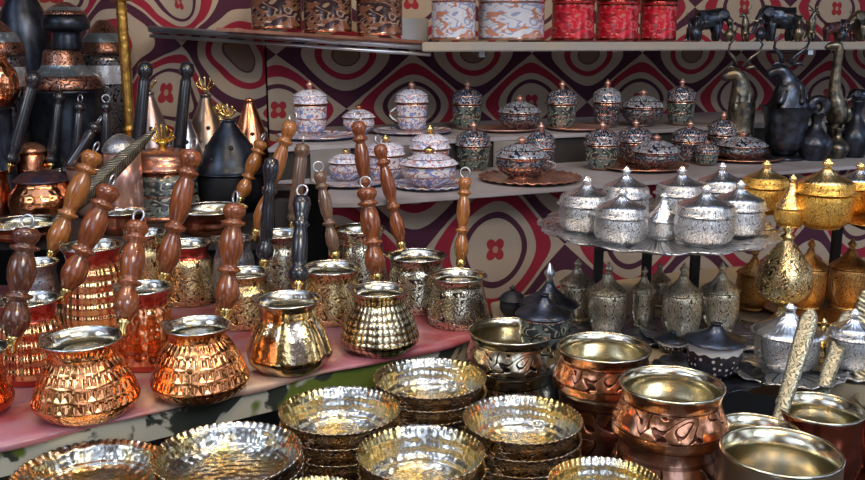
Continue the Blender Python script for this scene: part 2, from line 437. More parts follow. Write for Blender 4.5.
ft = empty('front_counter', (0, 0, 0), 0, 'low dark counter under the stacks of scalloped bowls', 'counter')
link('counter_top', prism([(-1.2, .50), (.9, .50), (.9, .955), (.47, .955), (.27, 1.03), (.19, 1.17), (.0, 1.17), (-.2, 1.02), (-.9, .60), (-1.2, .52)], ZF-.03, ZF), dark_board, ft, smooth=False)
for x, y in ((-1.1, .53), (.85, .55), (.85, .9), (.1, 1.1)):
    link('leg', boxm(x-.02, x+.02, y-.02, y+.02, 0, ZF-.03), dark_board, ft, smooth=False)
rt = empty('side_table', (0, 0, 0), 0, 'tan wooden table under the silver and gold cups at the right', 'table')
link('table_top', prism([(.275, 1.055), (.504, .975), (1.15, .985), (1.3, 1.75), (.45, 1.52), (.20, 1.40), (.088, 1.32), (.088, 1.19), (.215, 1.12)], ZR-.025, ZR, .002), tan_top, rt, smooth=False)
for x, y in ((.32, 1.08), (1.1, 1.02), (1.2, 1.68), (.22, 1.36)):
    link('leg', boxm(x-.02, x+.02, y-.02, y+.02, 0, ZR-.026), dark_board, rt, smooth=False)
bl = empty('raised_step', (0, 0, 0), 0, 'dark raised step behind the coffee pots holding the lidded vessels at the left', 'stand')
link('step_top', prism([(-1.5, 1.50), (-.30, 1.50), (-.30, 2.0), (-1.5, 2.22)], ZB-.02, ZB), dark_board, bl, smooth=False)
for x, y in ((-1.45, 1.53), (-.34, 1.53), (-.34, 1.95), (-1.45, 2.15)):
    link('leg', boxm(x-.02, x+.02, y-.02, y+.02, 0, ZB-.02), dark_board, bl, smooth=False)

# middle shelf (two steps) and top shelves
def ms(x): return 1.453+(x-.078)*.44
ml = empty('cup_shelf', (0, 0, 0), 0, 'white two-step shelf carrying the enamelled lidded cups', 'shelf')
link('shelf_board', prism([(-.175, ms(-.12)), (-.12, ms(-.12)), (1.9, ms(1.9)), (1.9, ms(1.9)+.62), (-.29, 1.96), (-.29, 1.60), (-.175, 1.60)], ZM-.007, ZM, .001), shelf_white, ml, smooth=False)
def ms2(x): return 1.72+x*.44
link('riser_shade_board', prism([(-.29, ms2(-.29)), (1.9, ms2(1.9)), (1.9, ms2(1.9)+.012), (-.29, ms2(-.29)+.012)], ZM, ZM2-.008), dark_board, ml, smooth=False)  # dark sheet standing in for the shade inside the open riser
for bx_ in (-.22, -.06, .12, .34, .60, .90, 1.3):
    link('riser_block', boxm(bx_, bx_+.07, ms2(bx_)-.008, ms2(bx_)+.02, ZM, ZM2-.008), shelf_grey, ml, smooth=False)
link('rear_board', prism([(-.29, ms2(-.29)-.01), (1.9, ms2(1.9)-.01), (1.9, ms2(1.9)+.34), (-.29, 1.96)], ZM2-.008, ZM2, .001), shelf_white, ml, smooth=False)
for x, y in ((-.25, 1.50), (1.8, 2.3), (-.25, 1.9), (1.0, 1.95)):
    link('post', boxm(x-.015, x+.015, y-.015, y+.015, 0, ZM-.018), dark_board, ml, smooth=False)
c = curtain('shelf_skirt', (-.17, 1.44), (1.9, 2.35), 1.0, ZM-.019, cloth_low, .004, 34, nx=200)
tag(c, 'flower-patterned beige and red cloth hanging below the white cup shelf', 'textile')

def ts(x): return 1.76+x*.42
tp = empty('upper_shelf', (0, 0, 0), 0, 'long cream shelf across the top holding white, red and dark wares', 'shelf')
link('shelf_board', prism([(-.02, ts(-.02)), (2.0, ts(2.0)), (2.0, ts(2.0)+.30), (-.02, ts(-.02)+.36)], ZT-.018, ZT, .002), shelf_tan, tp, smooth=False)
for x in (.1, .9, 1.7):
    link('bracket', boxm(x-.006, x+.006, ts(x)+.05, ts(x)+.33, ZT-.03, ZT-.018), steel, tp, smooth=False)
rl = empty('metal_shelf', (0, 0, 0), 0, 'grey metal shelf under the three brown cylindrical jars', 'shelf')
a0 = at(150, 27, 1.90); a1 = at(432, 45, 1.75)
def tilt(x): return (a0.z+(a1.z-a0.z)*(x-a0.x)/(a1.x-a0.x))
lp = [(a0.x, a0.y), (a1.x-.003, a1.y), (a1.x-.003, 2.10), (a0.x, 2.12)]
link('shelf_board', prism([(x, y, tilt(x)) for x, y in lp], -.008, 0), shelf_grey, rl, smooth=False)
link('front_rail', tube([(a0.x, a0.y-.004, a0.z-.004), (a1.x-.003, a1.y-.004, a1.z-.004)], .007, 8), steel, rl)
link('lower_rail', tube([(a0.x, a0.y-.002, a0.z-.018), (a1.x-.003, a1.y-.002, a1.z-.018)], .004, 8), steel, rl)

# ------------------------------------------------------------------ builders
def orient(o, p, q):
    o.location = p; o.rotation_mode = 'QUATERNION'; o.rotation_quaternion = (Vector(q)-Vector(p)).to_track_quat('Z', 'Y')
def handle_profile(L, r, kind):
    if kind == 'turned':
        k = [(0, 0), (.55, .0), (.62, .03), (.72, .05), (.95, .10), (1.0, .16), (.86, .24), (.60, .30), (.55, .33), (.95, .355), (.95, .375), (.58, .395),
             (.68, .43), (.92, .52), (.98, .60), (.85, .70), (.62, .76), (.58, .775), (.98, .80), (.98, .82), (.6, .84), (.7, .86), (.92, .90), (.95, .94), (.7, .985), (0, 1.0)]
    elif kind == 'plain':
        k = [(0, 0), (.6, 0), (.9, .03), (.95, .07), (.7, .11), (.9, .14), (.92, .2), (.78, .5), (.74, .8), (.6, .84), (.95, .87), (1.0, .91), (.8, .97), (0, 1)]
    else:
        k = [(0, 0), (.6, 0), (1.0, .04), (1.05, .10), (.8, .16), (.6, .19), (.8, .22), (.78, .5), (.62, .62), (.9, .66), (.62, .70), (.75, .78), (.95, .88), (.8, .97), (0, 1)]
    return [(a*r, b*L) for a, b in k]
def tip_point(base, px, row, L, far=True):
    v = (row-CY)/FPX; D = Vector(((px-CX)/FPX, C_-v*S_, -(S_+v*C_))); O = Vector((0, 0, CAMZ))-base
    a = D.dot(D); b = 2*O.dot(D); c = O.dot(O)-L*L; disc = b*b-4*a*c
    if disc < 0: t = -b/(2*a)
    else: t = (-b+(1 if far else -1)*math.sqrt(disc))/(2*a)
    return Vector((0, 0, CAMZ))+D*t
def add_handle(root, base, tip, wood_m, r=.0132, kind='turned', ring=True, sock=brass):
    L = (tip-base).length; org = root.location
    s = link('handle_socket', lathe([(0, -.004), (.0045, -.004), (.006, 0), (.0045, .006), (.0075, .011), (.0078, .016), (.005, .019), (0, .019)], 14), sock, root)
    ax = (tip-base).normalized(); orient(s, base-org, tip-org)
    h = link('handle', lathe(handle_profile(L-.017, r, kind), 18), wood_m, root); orient(h, base+ax*.016-org, tip-org)
    if ring:
        g = link('hanging_ring', torus(.0075, .0014, 16, 6), steel, h)
        g.location = (0, 0, L-.017+.006); g.rotation_euler = (PI/2, 0, random.uniform(-.8, .8))
def cezve(px, rr, rw, br, bw, mat, label, z=ZC, lining=tin_in, hd=None, shape='cone', band=None, group=None, spout=None, n=48, flute=0):
    """rim centre (px, rr) and width rw, base centre row br, body width bw"""
    b, d0 = on(px, br, z); h = zrow(b.y, rr)-z; d = b.y/(C_-((rr-CY)/FPX)*S_)
    R = rad(rw, d); B = rad(bw, d0)
    root = empty('coffee_pot', b, 0, label, 'coffee pot', group)
    if shape == 'cone':
        out = [(0, 0), (.66*B, 0), (.78*B, .015*h), (.95*B, .12*h), (B, .21*h), (.955*B, .31*h), (.80*B+.06*R, .52*h), (max(.66*B, .86*R), .74*h), (.86*R, .82*h), (.88*R, .90*h), (1.0*R, .99*h)]
    elif shape == 'tall':
        out = [(0, 0), (.86*B, 0), (.96*B, .03*h), (B, .12*h), (.98*B, .25*h), (.90*B, .5*h), (.84*B, .70*h), (.86*R, .80*h), (.88*R, .90*h), (1.0*R, .99*h)]
    else:   # pan
        out = [(0, 0), (.8*B, 0), (.92*B, .05*h), (B, .3*h), (.98*B, .6*h), (.93*R, .86*h), (R, .99*h)]
    o = [(r, zz, 0) for r, zz in smoothp(out, 3)]
    if band:
        o = [(r, zz, 2 if (band == 'neck' and zz > .80*h) or (band == 'both' and (zz > .80*h or zz < .10*h)) else 0) for r, zz, _ in o]
    t = .0016
    o.append((R*.995, h, 1)); o.append((R-t, h-.0005, 1))
    for r, zz in reversed(smoothp(out[2:], 2)):
        if zz < h*.96: o.append((max(r-t*1.5, 0), zz+.001, 1))
    o.append((0, .025*h+.001, 1))
    a0 = spout if spout is not None else PI*.95
    def mod(r, zz, a, k):
        if zz > .78*h:
            dd = (a-a0+PI) % (2*PI)-PI; w = math.exp(-(dd/.28)**2)*((zz/h-.78)/.22)
            return r*(1+.16*w), zz+.03*h*w
        if flute and .1*h < zz < .74*h: return r*(1+.028*math.cos(flute*a)), zz
        return r, zz
    link('body', lathe(o, n, mod), [mat, lining, red_lacquer], root)
    # rolled lip
    lip = link('rim', torus(R*.995, .0013, n, 6), tin_in, root, (0, 0, h-.0005))
    if hd:
        sx, sy, tx, ty, wm = hd[:5]; kw = hd[5] if len(hd) > 5 else {}
        rim = b+Vector((0, 0, h)); v = (sy-CY)/FPX
        p = at(sx, sy, d*1.0); dirv = Vector((p.x-rim.x, 0, 0)); dx = max(-R*.95, min(R*.95, p.x-rim.x))
        sgn = kw.get('side', 1)
        dy = sgn*math.sqrt(max(R*R-dx*dx, 0))
        base = rim+Vector((dx, dy, -.006)); base += Vector((dx, dy, 0)).normalized()*.003
        dist = math.hypot(tx-sx, ty-sy)*d/FPX; L = max(kw.get('L', .135), dist*1.04)
        tip = tip_point(base, tx, ty, L, kw.get('far', True))
        add_handle(root, base, tip, wm, kw.get('r', .0132), kw.get('kind', 'turned'), kw.get('ring', True))
    return root, b, R, h, d

G = 'long-handled coffee pots on the pink cloth'
cz = cezve
cz(88, 338, 78, 411, 103, copper_chased, 'large bright copper coffee pot at the table edge, the biggest of all', hd=(110, 316, 138, 220, wood_red, dict(r=.0145)), group=G)
cz(201, 325, 65, 392, 97, copper_chased, 'second bright copper coffee pot from the left along the table edge, wide conical body', hd=(217, 300, 235, 202, wood_red, dict(r=.0145)), group=G)
cz(-24, 350, 72, 412, 74, copper_ham, 'copper coffee pot cut off by the left edge, very dark turned handle', hd=(2, 306, 27, 226, wood_dark, dict(r=.016)), group=G)
cz(36, 299, 58, 376, 66, diamond_copper, 'copper coffee pot with red neck band and diamond chasing, behind the leftmost front pots', hd=(58, 284, 111, 184, wood_red, dict(r=.0155)), shape='tall', band='both', group=G)
cz(148, 287, 55, 363, 60, copper_ham, 'copper coffee pot with red neck and foot bands between the two big front copper pots', hd=(153, 272, 193, 148, wood_red, dict(r=.0145)), shape='tall', band='both', group=G)
cz(98, 245, 60, 322, 66, diamond_copper, 'hammered orange copper coffee pot in the second row with silvery lining and red neck', shape='tall', band='neck', group=G)
cz(290, 299, 65, 366, 84, flute_gold, 'coffee pot with broad golden vertical flutes at the table edge and black handle', hd=(292, 276, 302, 194, wood_black, dict(kind='black')), group=G, flute=10)
cz(380, 289, 57, 348, 79, honeycomb, 'coffee pot with pierced-looking honeycomb dots and conical body, brown turned handle', hd=(376, 272, 366, 186, wood_red, dict(r=.0145)), group=G)
cz(458, 275, 57, 322, 62, brass_silver, 'coffee pot with gold and silver arches, rightmost of the row under the shelf', hd=(461, 258, 465, 176, wood_gold, dict(r=.0105)), group=G, shape='tall')
cz(247, 272, 50, 322, 64, brass_eng, 'brass coffee pot with floral chasing and straight black handle', hd=(258, 250, 272, 156, wood_black, dict(kind='black', ring=False, r=.0125)), group=G, shape='tall')
cz(333, 267, 61, 318, 64, brass_eng, 'brass coffee pot with wide silvery rim behind the fluted one, greyish brown handle', hd=(333, 248, 319, 170, wood_grey, dict(r=.0105)), group=G, shape='tall')
cz(417, 255, 59, 307, 64, brass_silver, 'silvery brass coffee pot behind the honeycomb pot, brown handle leaning left', hd=(403, 238, 379, 143, wood_red, dict(r=.0115, far=False)), group=G, shape='tall')
cz(190, 243, 48, 300, 58, brass_eng, 'gold-chased coffee pot with reddish neck behind the second big copper pot', group=G, shape='tall', band='neck')
cz(42, 262, 42, 322, 46, pewter, 'grey pewter coffee pot behind the diamond-chased pot, thick brown handle with ring', hd=(38, 228, 95, 150, wood_gold, dict(r=.016)), group=G, shape='tall')
cz(283, 233, 48, 292, 54, brass_silver, 'small brass coffee pot in the back row between the two black handles', hd=(288, 214, 303, 142, wood_grey, dict(kind='plain', L=.12)), group=G, shape='tall')
cz(360, 228, 52, 300, 58, brass_silver, 'silvery coffee pot in the back row below the white cups, tallest reddish handle', hd=(367, 200, 358, 120, wood_red, dict(far=False, L=.11, r=.0125)), group=G, shape='tall')
cz(236, 238, 40, 300, 46, pewter, 'small engraved dark pewter coffee pot in the back row, golden brown handle', hd=(250, 198, 292, 120, wood_gold, dict(L=.12, r=.0125)), group=G, shape='tall')
cz(150, 232, 40, 300, 46, brass_eng, 'small brass coffee pot half hidden behind the crossing brown handles', group=G, shape='tall')
# on the raised step
G2 = 'coffee pots on the raised step'
cz(212, 208, 73, 231, 62, copper_dark, 'wide shallow dark copper pan with pale lining below the black cone-lidded burner', z=ZB, shape='pan', hd=(230, 200, 262, 140, wood_gold, dict(r=.014, L=.12)), group=G2)
cz(124, 211, 46, 232, 44, copper_dark, 'small dull copper pot with grey inside below the pink cone', z=ZB, shape='pan', group=G2)
r_, b_, R_, h_, d_ = cz(24, 222, 76, 237, 66, copper_dark, 'wide pan at the left with pale rim and flat braided brass handle', z=ZB, shape='pan', group=G2)
def flat_handle(root, base, tip, w0, w1, mat, th=.003, braid=0, name='handle', end='round'):
    org = root.location; L = (tip-base).length; bm = bmesh.new(); n = 60; ring = []
    for i in range(n+1):
        t = i/n; w = (w0+(w1-w0)*min(1, t*1.4))*.5
        if t > .86 and end == 'round': w *= math.sqrt(max(0.02, 1-((t-.86)/.14)**2))
        if end == 'leaf': w = (w0*.3+(w1-w0*.3)*math.sin(PI*min(1, .08+t*.92))**.8)*.5
        k = th*(1+.5*(math.sin(t*braid*2*PI) if braid else 0))
        ring.append([bm.verts.new((x, y, L*t)) for x, y in ((-w, -k*.3), (-w*.6, -k), (0, -k*.75), (w*.6, -k), (w, -k*.3), (w, k*.3), (0, k), (-w, k*.3))])
    for a, b in zip(ring, ring[1:]):
        for q in range(8): bm.faces.new((a[q], a[(q+1) % 8], b[(q+1) % 8], b[q]))
    bm.faces.new(ring[0][::-1]); bm.faces.new(ring[-1]); bmesh.ops.recalc_face_normals(bm, faces=bm.faces)
    me = bpy.data.meshes.new('handle'); bm.to_mesh(me); bm.free()
    o = link(name, me, mat, root)
    ax = (tip-base).normalized(); toc = (Vector((0, 0, CAMZ))-base); yv = -(toc-ax*toc.dot(ax)).normalized(); xv = yv.cross(ax)
    o.matrix_local = Matrix.Translation(base-org) @ Matrix((xv, yv, ax)).transposed().to_4x4()
    return o
def braided():
    m = M('braided_brass'); s = (m.z*1500+m.x.abs()*1500).sin(); m.set(m.mix(s.sm(-.5, .4), (.16, .14, .10), (.50, .45, .33)), .8, .38); m.bump(s, .0006); return m.m
braid_m = braided()
base = b_+Vector((R_*.92, -.01, h_)); flat_handle(r_, base, tip_point(base, 155, 130, .26, False),   .016, .030, braid_m, .003, 9, end='leaf')

# black-handled pots on the step
for i, (sx, sy, tx, ty, lb) in enumerate([
        (44, 134, 60, 90, 'black-handled copper pot under the great copper lidded bowl, leftmost of three upright handles'),
        (69, 148, 80, 101, 'black-handled copper pot whose ringed handle stands in the middle of three under the great bowl'),
        (101, 148, 106, 101, 'black-handled copper pot with thin upright ringed handle left of the gold pole'),
        (54, 164, 98, 122, 'black-handled copper pot with handle slanting over the copper lidded pot'),
        (131, 127, 146, 60, 'black-handled pot with thick handle beside the gold pole'),
        (172, 136, 188, 60, 'black-handled pot with tall handle between the cone-lidded burners'),
        (2, 146, 36, 70, 'black-handled pot with very thick long handle at the left edge')]):
    br = {3: 218, 4: 214, 5: 208, 6: 214}.get(i, 209)
    cz(sx-3, max(sy+16, 170), 26, br, 28, copper_dark, lb, z=ZB, shape='tall', n=28,
       hd=(sx, sy, tx, ty, wood_black, dict(kind='plain', L=.09, r=.015 if i in (4, 5, 6) else .0125, ring=i in (0, 1, 2, 3))), group='black-handled pots on the raised step')

# ------------------------------------------------------------------ scalloped bowls in stacks
def bowl_mesh(R, H, n=280, sc_=56):
    out = [(0, 0), (.62*R, 0), (.72*R, .04*H), (.84*R, .22*H), (.885*R, .50*H), (.905*R, .62*H), (.945*R, .80*H), (R, .97*H)]
    o = [(r, z, 0) for r, z in smoothp(out, 2)]; o.append((R*1.004, H, 0)); o.append((R*.985, H*1.0, 1))
    inn = [(.93*R, .80*H), (.89*R, .64*H), (.865*R, .5*H), (.83*R, .34*H), (.79*R, .28*H), (.77*R, .20*H), (.70*R, .10*H), (.62*R, .065*H), (.3*R, .075*H), (0, .085*H)]
    o += [(r, z, 1) for r, z in smoothp(inn, 2)]
    def mod(r, z, a, k):
        if z > .93*H:
            s = abs(math.sin(a*sc_/2)); return r*(1+.010*s), z+.0014*(s-.4)
        if .3*H < z < .9*H: return r*(1+.0025*math.cos(sc_*a)), z
        return r, z
    return lathe(o, n, mod)
def bowl_stack(px, row, dia, w, labels, where, H=.040, outm=bowl_out, tiltx=0, sp=.017, nmax=9):
    d = dia*FPX/w; c = at(px, row, d); top = c.z; R = dia/2
    n = max(1, round((top-H-ZF)/sp)+1); sp_ = (top-H-ZF)/max(1, n-1)
    me = bowl_mesh(R, H); me.materials.append(outm); me.materials.append(bowl_in)
    for p in me.polygons: p.use_smooth = True
    for k in range(n):
        zz = ZF+k*sp_ if n > 1 else top-H
        o = bpy.data.objects.new('scalloped_bowl', me); COL.objects.link(o)
        o.location = (c.x+random.uniform(-.001, .001), c.y+random.uniform(-.001, .001), zz); o.rotation_euler = (0, 0, random.uniform(0, .5))
        pos = ('topmost', 'second', 'third', 'fourth', 'fifth', 'sixth', 'seventh', 'eighth', 'ninth', 'tenth', 'eleventh')[n-1-k]
        lab = labels if k == n-1 else f'scalloped bowl {pos} from the top of the stack {where}'
        tag(o, lab, 'bowl', 'nested scalloped bowls '+where)
bowl_stack(340, 409, .13, 120, 'scalloped metal bowl topping the stack below the fluted coffee pot, violet glint inside', 'below the fluted coffee pot')
bowl_stack(430, 377, .135, 112, 'scalloped bowl topping the farthest stack, below the honeycomb coffee pot', 'below the honeycomb coffee pot')
bowl_stack(522, 418, .13, 119, 'scalloped bowl with golden reflections topping the stack left of the engraved copper pots', 'left of the engraved copper pots')
bowl_stack(421, 452, .12, 128, 'scalloped bowl topping the stack at the bottom centre of the picture', 'at the bottom centre')
bowl_stack(228, 452, .14, 147, 'wide shallow scalloped dish with gold streak topping the stack below the second copper pot', 'below the second big copper pot', H=.026, sp=.014)
bowl_stack(91, 472, .15, 150, 'wide shallow scalloped dish topping the stack below the leftmost big copper pot', 'below the biggest copper pot', H=.026, sp=.014)
bowl_stack(606, 482, .10, 112, 'scalloped bowl cut by the bottom edge in front of the bulbous copper pot', 'in front of the bulbous copper pot', H=.045)
bowl_stack(316, 499, .085, 98, 'scalloped bowl showing only its beaded rim at the bottom edge between two stacks', 'at the bottom edge between two stacks', H=.045)
bowl_stack(-24, 488, .12, 100, 'scalloped dish showing only its rim in the lower left corner', 'in the lower left corner', H=.04)
bowl_stack(500, 505, .085, 96, 'scalloped bowl peeking over the bottom edge right of the centre stack', 'at the bottom edge right of centre', H=.045)

# ------------------------------------------------------------------ engraved copper pots (front right)
def pot(px, row, dia, w, h, mat, label, belly=1.08, lining=pot_in, z=None, xy=None, group=None, shape='band', name='cooking_pot', band_m=None, n=64):
    if xy is None: d = dia*FPX/w; c = at(px, row, d); x, y, top = c.x, c.y, c.z
    else: x, y, top = xy
    R = dia/2; z0 = top-h
    if shape == 'band':
        out = [(0, 0), (.70*R, 0), (.86*R, .03*h), (1.0*R*belly*.98, .12*h), (R*belly, .24*h), (R*belly*.985, .38*h), (R*1.0, .58*h), (R*.95, .74*h), (R*.95, .86*h), (R*1.0, .98*h)]
    elif shape == 'round':
        out = [(0, 0), (.6*R, 0), (.8*R, .05*h), (R*belly, .35*h), (R*belly*1.0, .5*h), (R*.98, .75*h), (R*.86, .90*h), (R*.84, .98*h)]
    else:
        out = [(0, 0), (.85*R, 0), (.95*R, .04*h), (R*belly, .3*h), (R*1.0, .7*h), (R, .98*h)]
    o = [(r, zz, 0) for r, zz in smoothp(out, 3)]; rt_ = o[-1][0]
    o.append((rt_, h, 1)); o.append((rt_-.002, h, 1))
    for r, zz in reversed(smoothp(out[2:-1], 2)): o.append((max(0, r-.003), zz+.002, 1))
    o.append((0, .05*h, 1))
    root = empty(name, (x, y, z0), 0, label, 'pot', group)
    link('body', lathe(o, n), [mat, lining], root)
    link('rim', torus(rt_-.001, .0016, n, 6), pot_in if mat is not copper_plain else copper_plain, root, (0, 0, h))
    return root, Vector((x, y, top)), R
GP = 'engraved pots stacked at the front right'
def banded(name, c, dark, f, lo, hi, freq=18, rough=.2):
    m = M(name); u = m.vec(m.theta()*.05, m.z)
    v = (m.noise(u, f, 1, .5)*freq).sin().abs().sm(.12, .42)
    mask = m.gz.band(lo, hi); ln = (m.gz.band(lo-.03, lo)+m.gz.band(hi, hi+.03))
    t = X(m.nt, m.mix(mask, (1, 1, 1), (0, 0, 0))).mx(v)*(ln*-.75+1.0)
    h = m.vor(u, 150, 'SMOOTH_F1', .5)
    m.set(m.mix(t, dark, c), 1.0, rough); m.bump(t+h*.25, .0014); return m.m
dark_sil = banded('dark_scroll_band_brass', (.68, .60, .44), (.05, .04, .04), 38, .22, .80)
cop_band = banded('scroll_band_copper', (.80, .38, .22), (.14, .05, .03), 34, .34, .74)
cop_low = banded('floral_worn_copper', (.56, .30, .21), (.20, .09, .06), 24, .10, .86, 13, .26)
dark_sil_ = engraved('dark_engraved_tinned_brass', (.62, .55, .40), (.06, .05, .05), 60, .2, .002, .2, 1.2)
copper_eng2 = engraved('floral_engraved_copper', (.78, .40, .25), (.18, .07, .05), 48, .24, .002, .12, 1.4)
pewcop = engraved('worn_floral_copper', (.58, .36, .27), (.20, .10, .08), 42, .26, .0018, .12, 1.4)
_, p, R = pot(512, 331, .113, 87, .052, dark_sil, 'silvery engraved pot with golden inside on top of another, left of the copper pots', group=GP)
lowp, _, _ = pot(0, 0, .108, 0, .03+(p.z-.052-ZF-.03), dark_sil, 'dark scroll-engraved pot carrying the silvery pot with golden inside', xy=(p.x, p.y, p.z-.049), group=GP, belly=1.02)
h_ = link('ring_handle', torus(.016, .004, 28, 10), dark_sil, lowp); h_.location = (.038, -.052, .030); h_.rotation_euler = (.5, .35, 0)
_, p, R = pot(604, 347, .108, 93, .052, cop_band, 'engraved copper pot, upper one of the stack right of the silvery pot', group=GP)
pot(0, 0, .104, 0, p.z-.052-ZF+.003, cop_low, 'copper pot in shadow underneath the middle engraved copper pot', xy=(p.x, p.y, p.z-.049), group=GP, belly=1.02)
_, p, R = pot(672, 384, .102, 103, .058, cop_band, 'copper pot with scroll band and wide flared belly resting on the bulbous pot', group=GP, belly=1.12)
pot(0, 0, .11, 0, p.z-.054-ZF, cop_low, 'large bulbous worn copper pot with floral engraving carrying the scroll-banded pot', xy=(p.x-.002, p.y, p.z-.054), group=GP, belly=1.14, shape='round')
dull = plain('dull_brass_outside', (.42, .33, .22), .9, .3, 18, (.30, .22, .16), .0008)
_, p, R = pot(781, 451, .105, 117, .08, dull, 'dull brass pot with bluish bottom at the lower right corner, thin bright rim', group=GP, shape='pan', belly=1.03)
pot(0, 0, .10, 0, p.z-.08-ZF, dull, 'lower dull brass pot carrying the pot at the lower right corner', xy=(p.x, p.y, p.z-.08), group=GP, shape='pan', belly=1.03)
r1, p1, R1 = pot(757, 431, .09, 87, .07, steel, 'silvery pan behind the dull brass pot with engraved flat silver handle', group='flat-handled pans at the right', shape='pan', name='handled_pan')
copred = hammered('deep_red_copper', (.50, .14, .08), (.38, .10, .06), .2, 60, .0012)
r2, p2, R2 = pot(820, 408, .091, 84, .07, copred, 'deep red copper pan with silvery rim right of the dull brass pot', group='flat-handled pans at the right', shape='pan', name='handled_pan')
r3, p3, R3 = pot(899, 404, .09, 80, .07, copred, 'red copper pan cut off by the right edge of the picture', group='flat-handled pans at the right', shape='pan', name='handled_pan')
def ornate():
    m = M('engraved_flat_silver'); v = (m.noise(m.vec(m.x, m.z), 110, 1, .6)*22).sin().abs()
    t = v.sm(.25, .6); m.set(m.mix(t, (.14, .13, .09), (.34, .33, .25)), .85, .4); m.bump(t, .0012); return m.m
orn = ornate()
def rope_m():
    m = M('rope_edged_brass'); s = (m.z*520+m.x*300).sin(); m.set(m.mix(s.sm(-.3, .5), (.34, .30, .2), (.72, .66, .46)), .9, .3); m.bump(s, .002); return m.m
for rr_, pp, RR, sx, tx, ty, mm in ((r1, p1, R1, 779, 812, 309, orn), (r2, p2, R2, 822, 850, 311, orn), (r3, p3, R3, 860, 866, 290, rope_m())):
    best = min([PI*k/60 for k in range(61)], key=lambda a: abs((pp.x+RR*math.cos(a))/((pp.y+RR*math.sin(a))*C_+(CAMZ-pp.z)*S_)*FPX+CX-sx))
    base = pp+Vector((RR*math.cos(best), RR*math.sin(best)+.002, -.010))
    flat_handle(rr_, base, tip_point(base, tx, ty, .14), .014, .020, mm, .0018, name='handle')
for rr_, pp, nm in ((r1, p1, 'a'), (r2, p2, 'b'), (r3, p3, 'c')):
    z1_ = pp.z-.07
    if z1_-ZF > .012:
        pot(0, 0, .085, 0, z1_-ZF, copper_plain if nm != 'a' else dull, {'a': 'pan hidden under the silvery flat-handled pan', 'b': 'copper pan stacked under the deep red copper pan', 'c': 'copper pan stacked under the pan at the right edge'}[nm],
            xy=(pp.x, pp.y, z1_), group='flat-handled pans at the right', shape='pan', name='handled_pan')

# small ring-handled cup between pots
# ------------------------------------------------------------------ lidded cups, bowls
def cup(px, br, tr, w, z, body_m, lid_m, label, shape='tall', fin_m=None, group=None, name='lidded_cup', cat='cup', handle=None, ridge=0, n=36, lidfrac=.45, pos=None, band_m=None, fin=.16):
    if pos is None: b, d = on(px, br, z)
    else: b = Vector((pos[0], pos[1], z)); d = b.y
    H = zrow(b.y, tr)-z; R = rad(w, d); root = empty(name, b, 0, label, cat, group)
    hb = H*(1-lidfrac); hl = H*(lidfrac-fin)
    if shape == 'tall': out = [(0, 0), (.60*R, 0), (.66*R, .03*hb), (.80*R, .15*hb), (.90*R, .45*hb), (.92*R, .75*hb), (.97*R, .96*hb)]
    elif shape == 'bowl': out = [(0, 0), (.45*R, 0), (.50*R, .05*hb), (.84*R, .35*hb), (.98*R, .65*hb), (.95*R, .85*hb), (.97*R, .96*hb)]
    elif shape == 'bottle': out = [(0, 0), (.70*R, 0), (.78*R, .03*hb), (.74*R, .08*hb), (.93*R, .25*hb), (R, .55*hb), (.99*R, .85*hb), (.94*R, .98*hb)]
    else: out = [(0, 0), (.55*R, 0), (.62*R, .04*hb), (.88*R, .2*hb), (.98*R, .5*hb), (.97*R, .8*hb), (.93*R, .97*hb)]
    o = smoothp(out, 3)+[(.80*R, hb), (0, hb)]
    link('body', lathe(o, n), body_m, root)
    if shape == 'bowl': lo = [(0, 0), (1.0*R, 0), (1.04*R, .08*hl), (.98*R, .20*hl), (.80*R, .50*hl), (.5*R, .78*hl), (.16*R, 1.0*hl), (0, 1.0*hl)]
    elif shape == 'bottle': lo = [(0, 0), (.97*R, 0), (.99*R, .06*hl), (.86*R, .2*hl), (.55*R, .45*hl), (.30*R, .72*hl), (.18*R, 1.0*hl), (0, hl)]
    elif shape == 'onion': lo = [(0, 0), (1.0*R, 0), (1.04*R, .06*hl), (.98*R, .12*hl), (.95*R, .34*hl), (.84*R, .50*hl), (.60*R, .62*hl), (.30*R, .80*hl), (.12*R, 1.0*hl), (0, hl)]
    elif shape == 'cone': lo = [(0, 0), (1.06*R, 0), (1.10*R, .08*hl), (1.02*R, .18*hl), (.62*R, .40*hl), (.3*R, .68*hl), (.12*R, 1.0*hl), (0, hl)]
    else: lo = [(0, 0), (1.0*R, 0), (1.03*R, .08*hl), (.95*R, .22*hl), (.97*R, .50*hl), (.88*R, .62*hl), (.60*R, .82*hl), (.16*R, 1.0*hl), (0, hl)]
    def mod(r, zz, a, k): return (r*(1+.03*math.cos(ridge*a)) if ridge and r > .3*R else r), zz
    lp_ = smoothp(lo[:-1], 2)+[lo[-1]]
    if shape == 'onion': lp_ = [(r, q, 1 if q < .50*hl else 0) for r, q in lp_]
    lid = link('lid', lathe(lp_, n, mod), [lid_m, body_m] if shape == 'onion' else lid_m, root, (0, 0, hb+.0005))
    f = H*fin; q = .10*R+.0012
    link('finial', lathe([(0, -.001), (q*1.3, 0), (q*.8, .18*f), (q*1.5, .35*f), (q*1.6, .5*f), (q*.9, .68*f), (q*.7, .8*f), (q*.3, .95*f), (0, f)], 12), fin_m or lid_m, lid, (0, 0, hl-.0005))
    if handle:
        s = handle; pts = [(s*(.85*R+.30*R*math.sin(PI*t)*1.6), 0, hb*(.30+.55*t)) for t in [i/10 for i in range(11)]]
        link('cup_handle', tube(pts, .0022, 8), body_m, root)
    return root, b, d
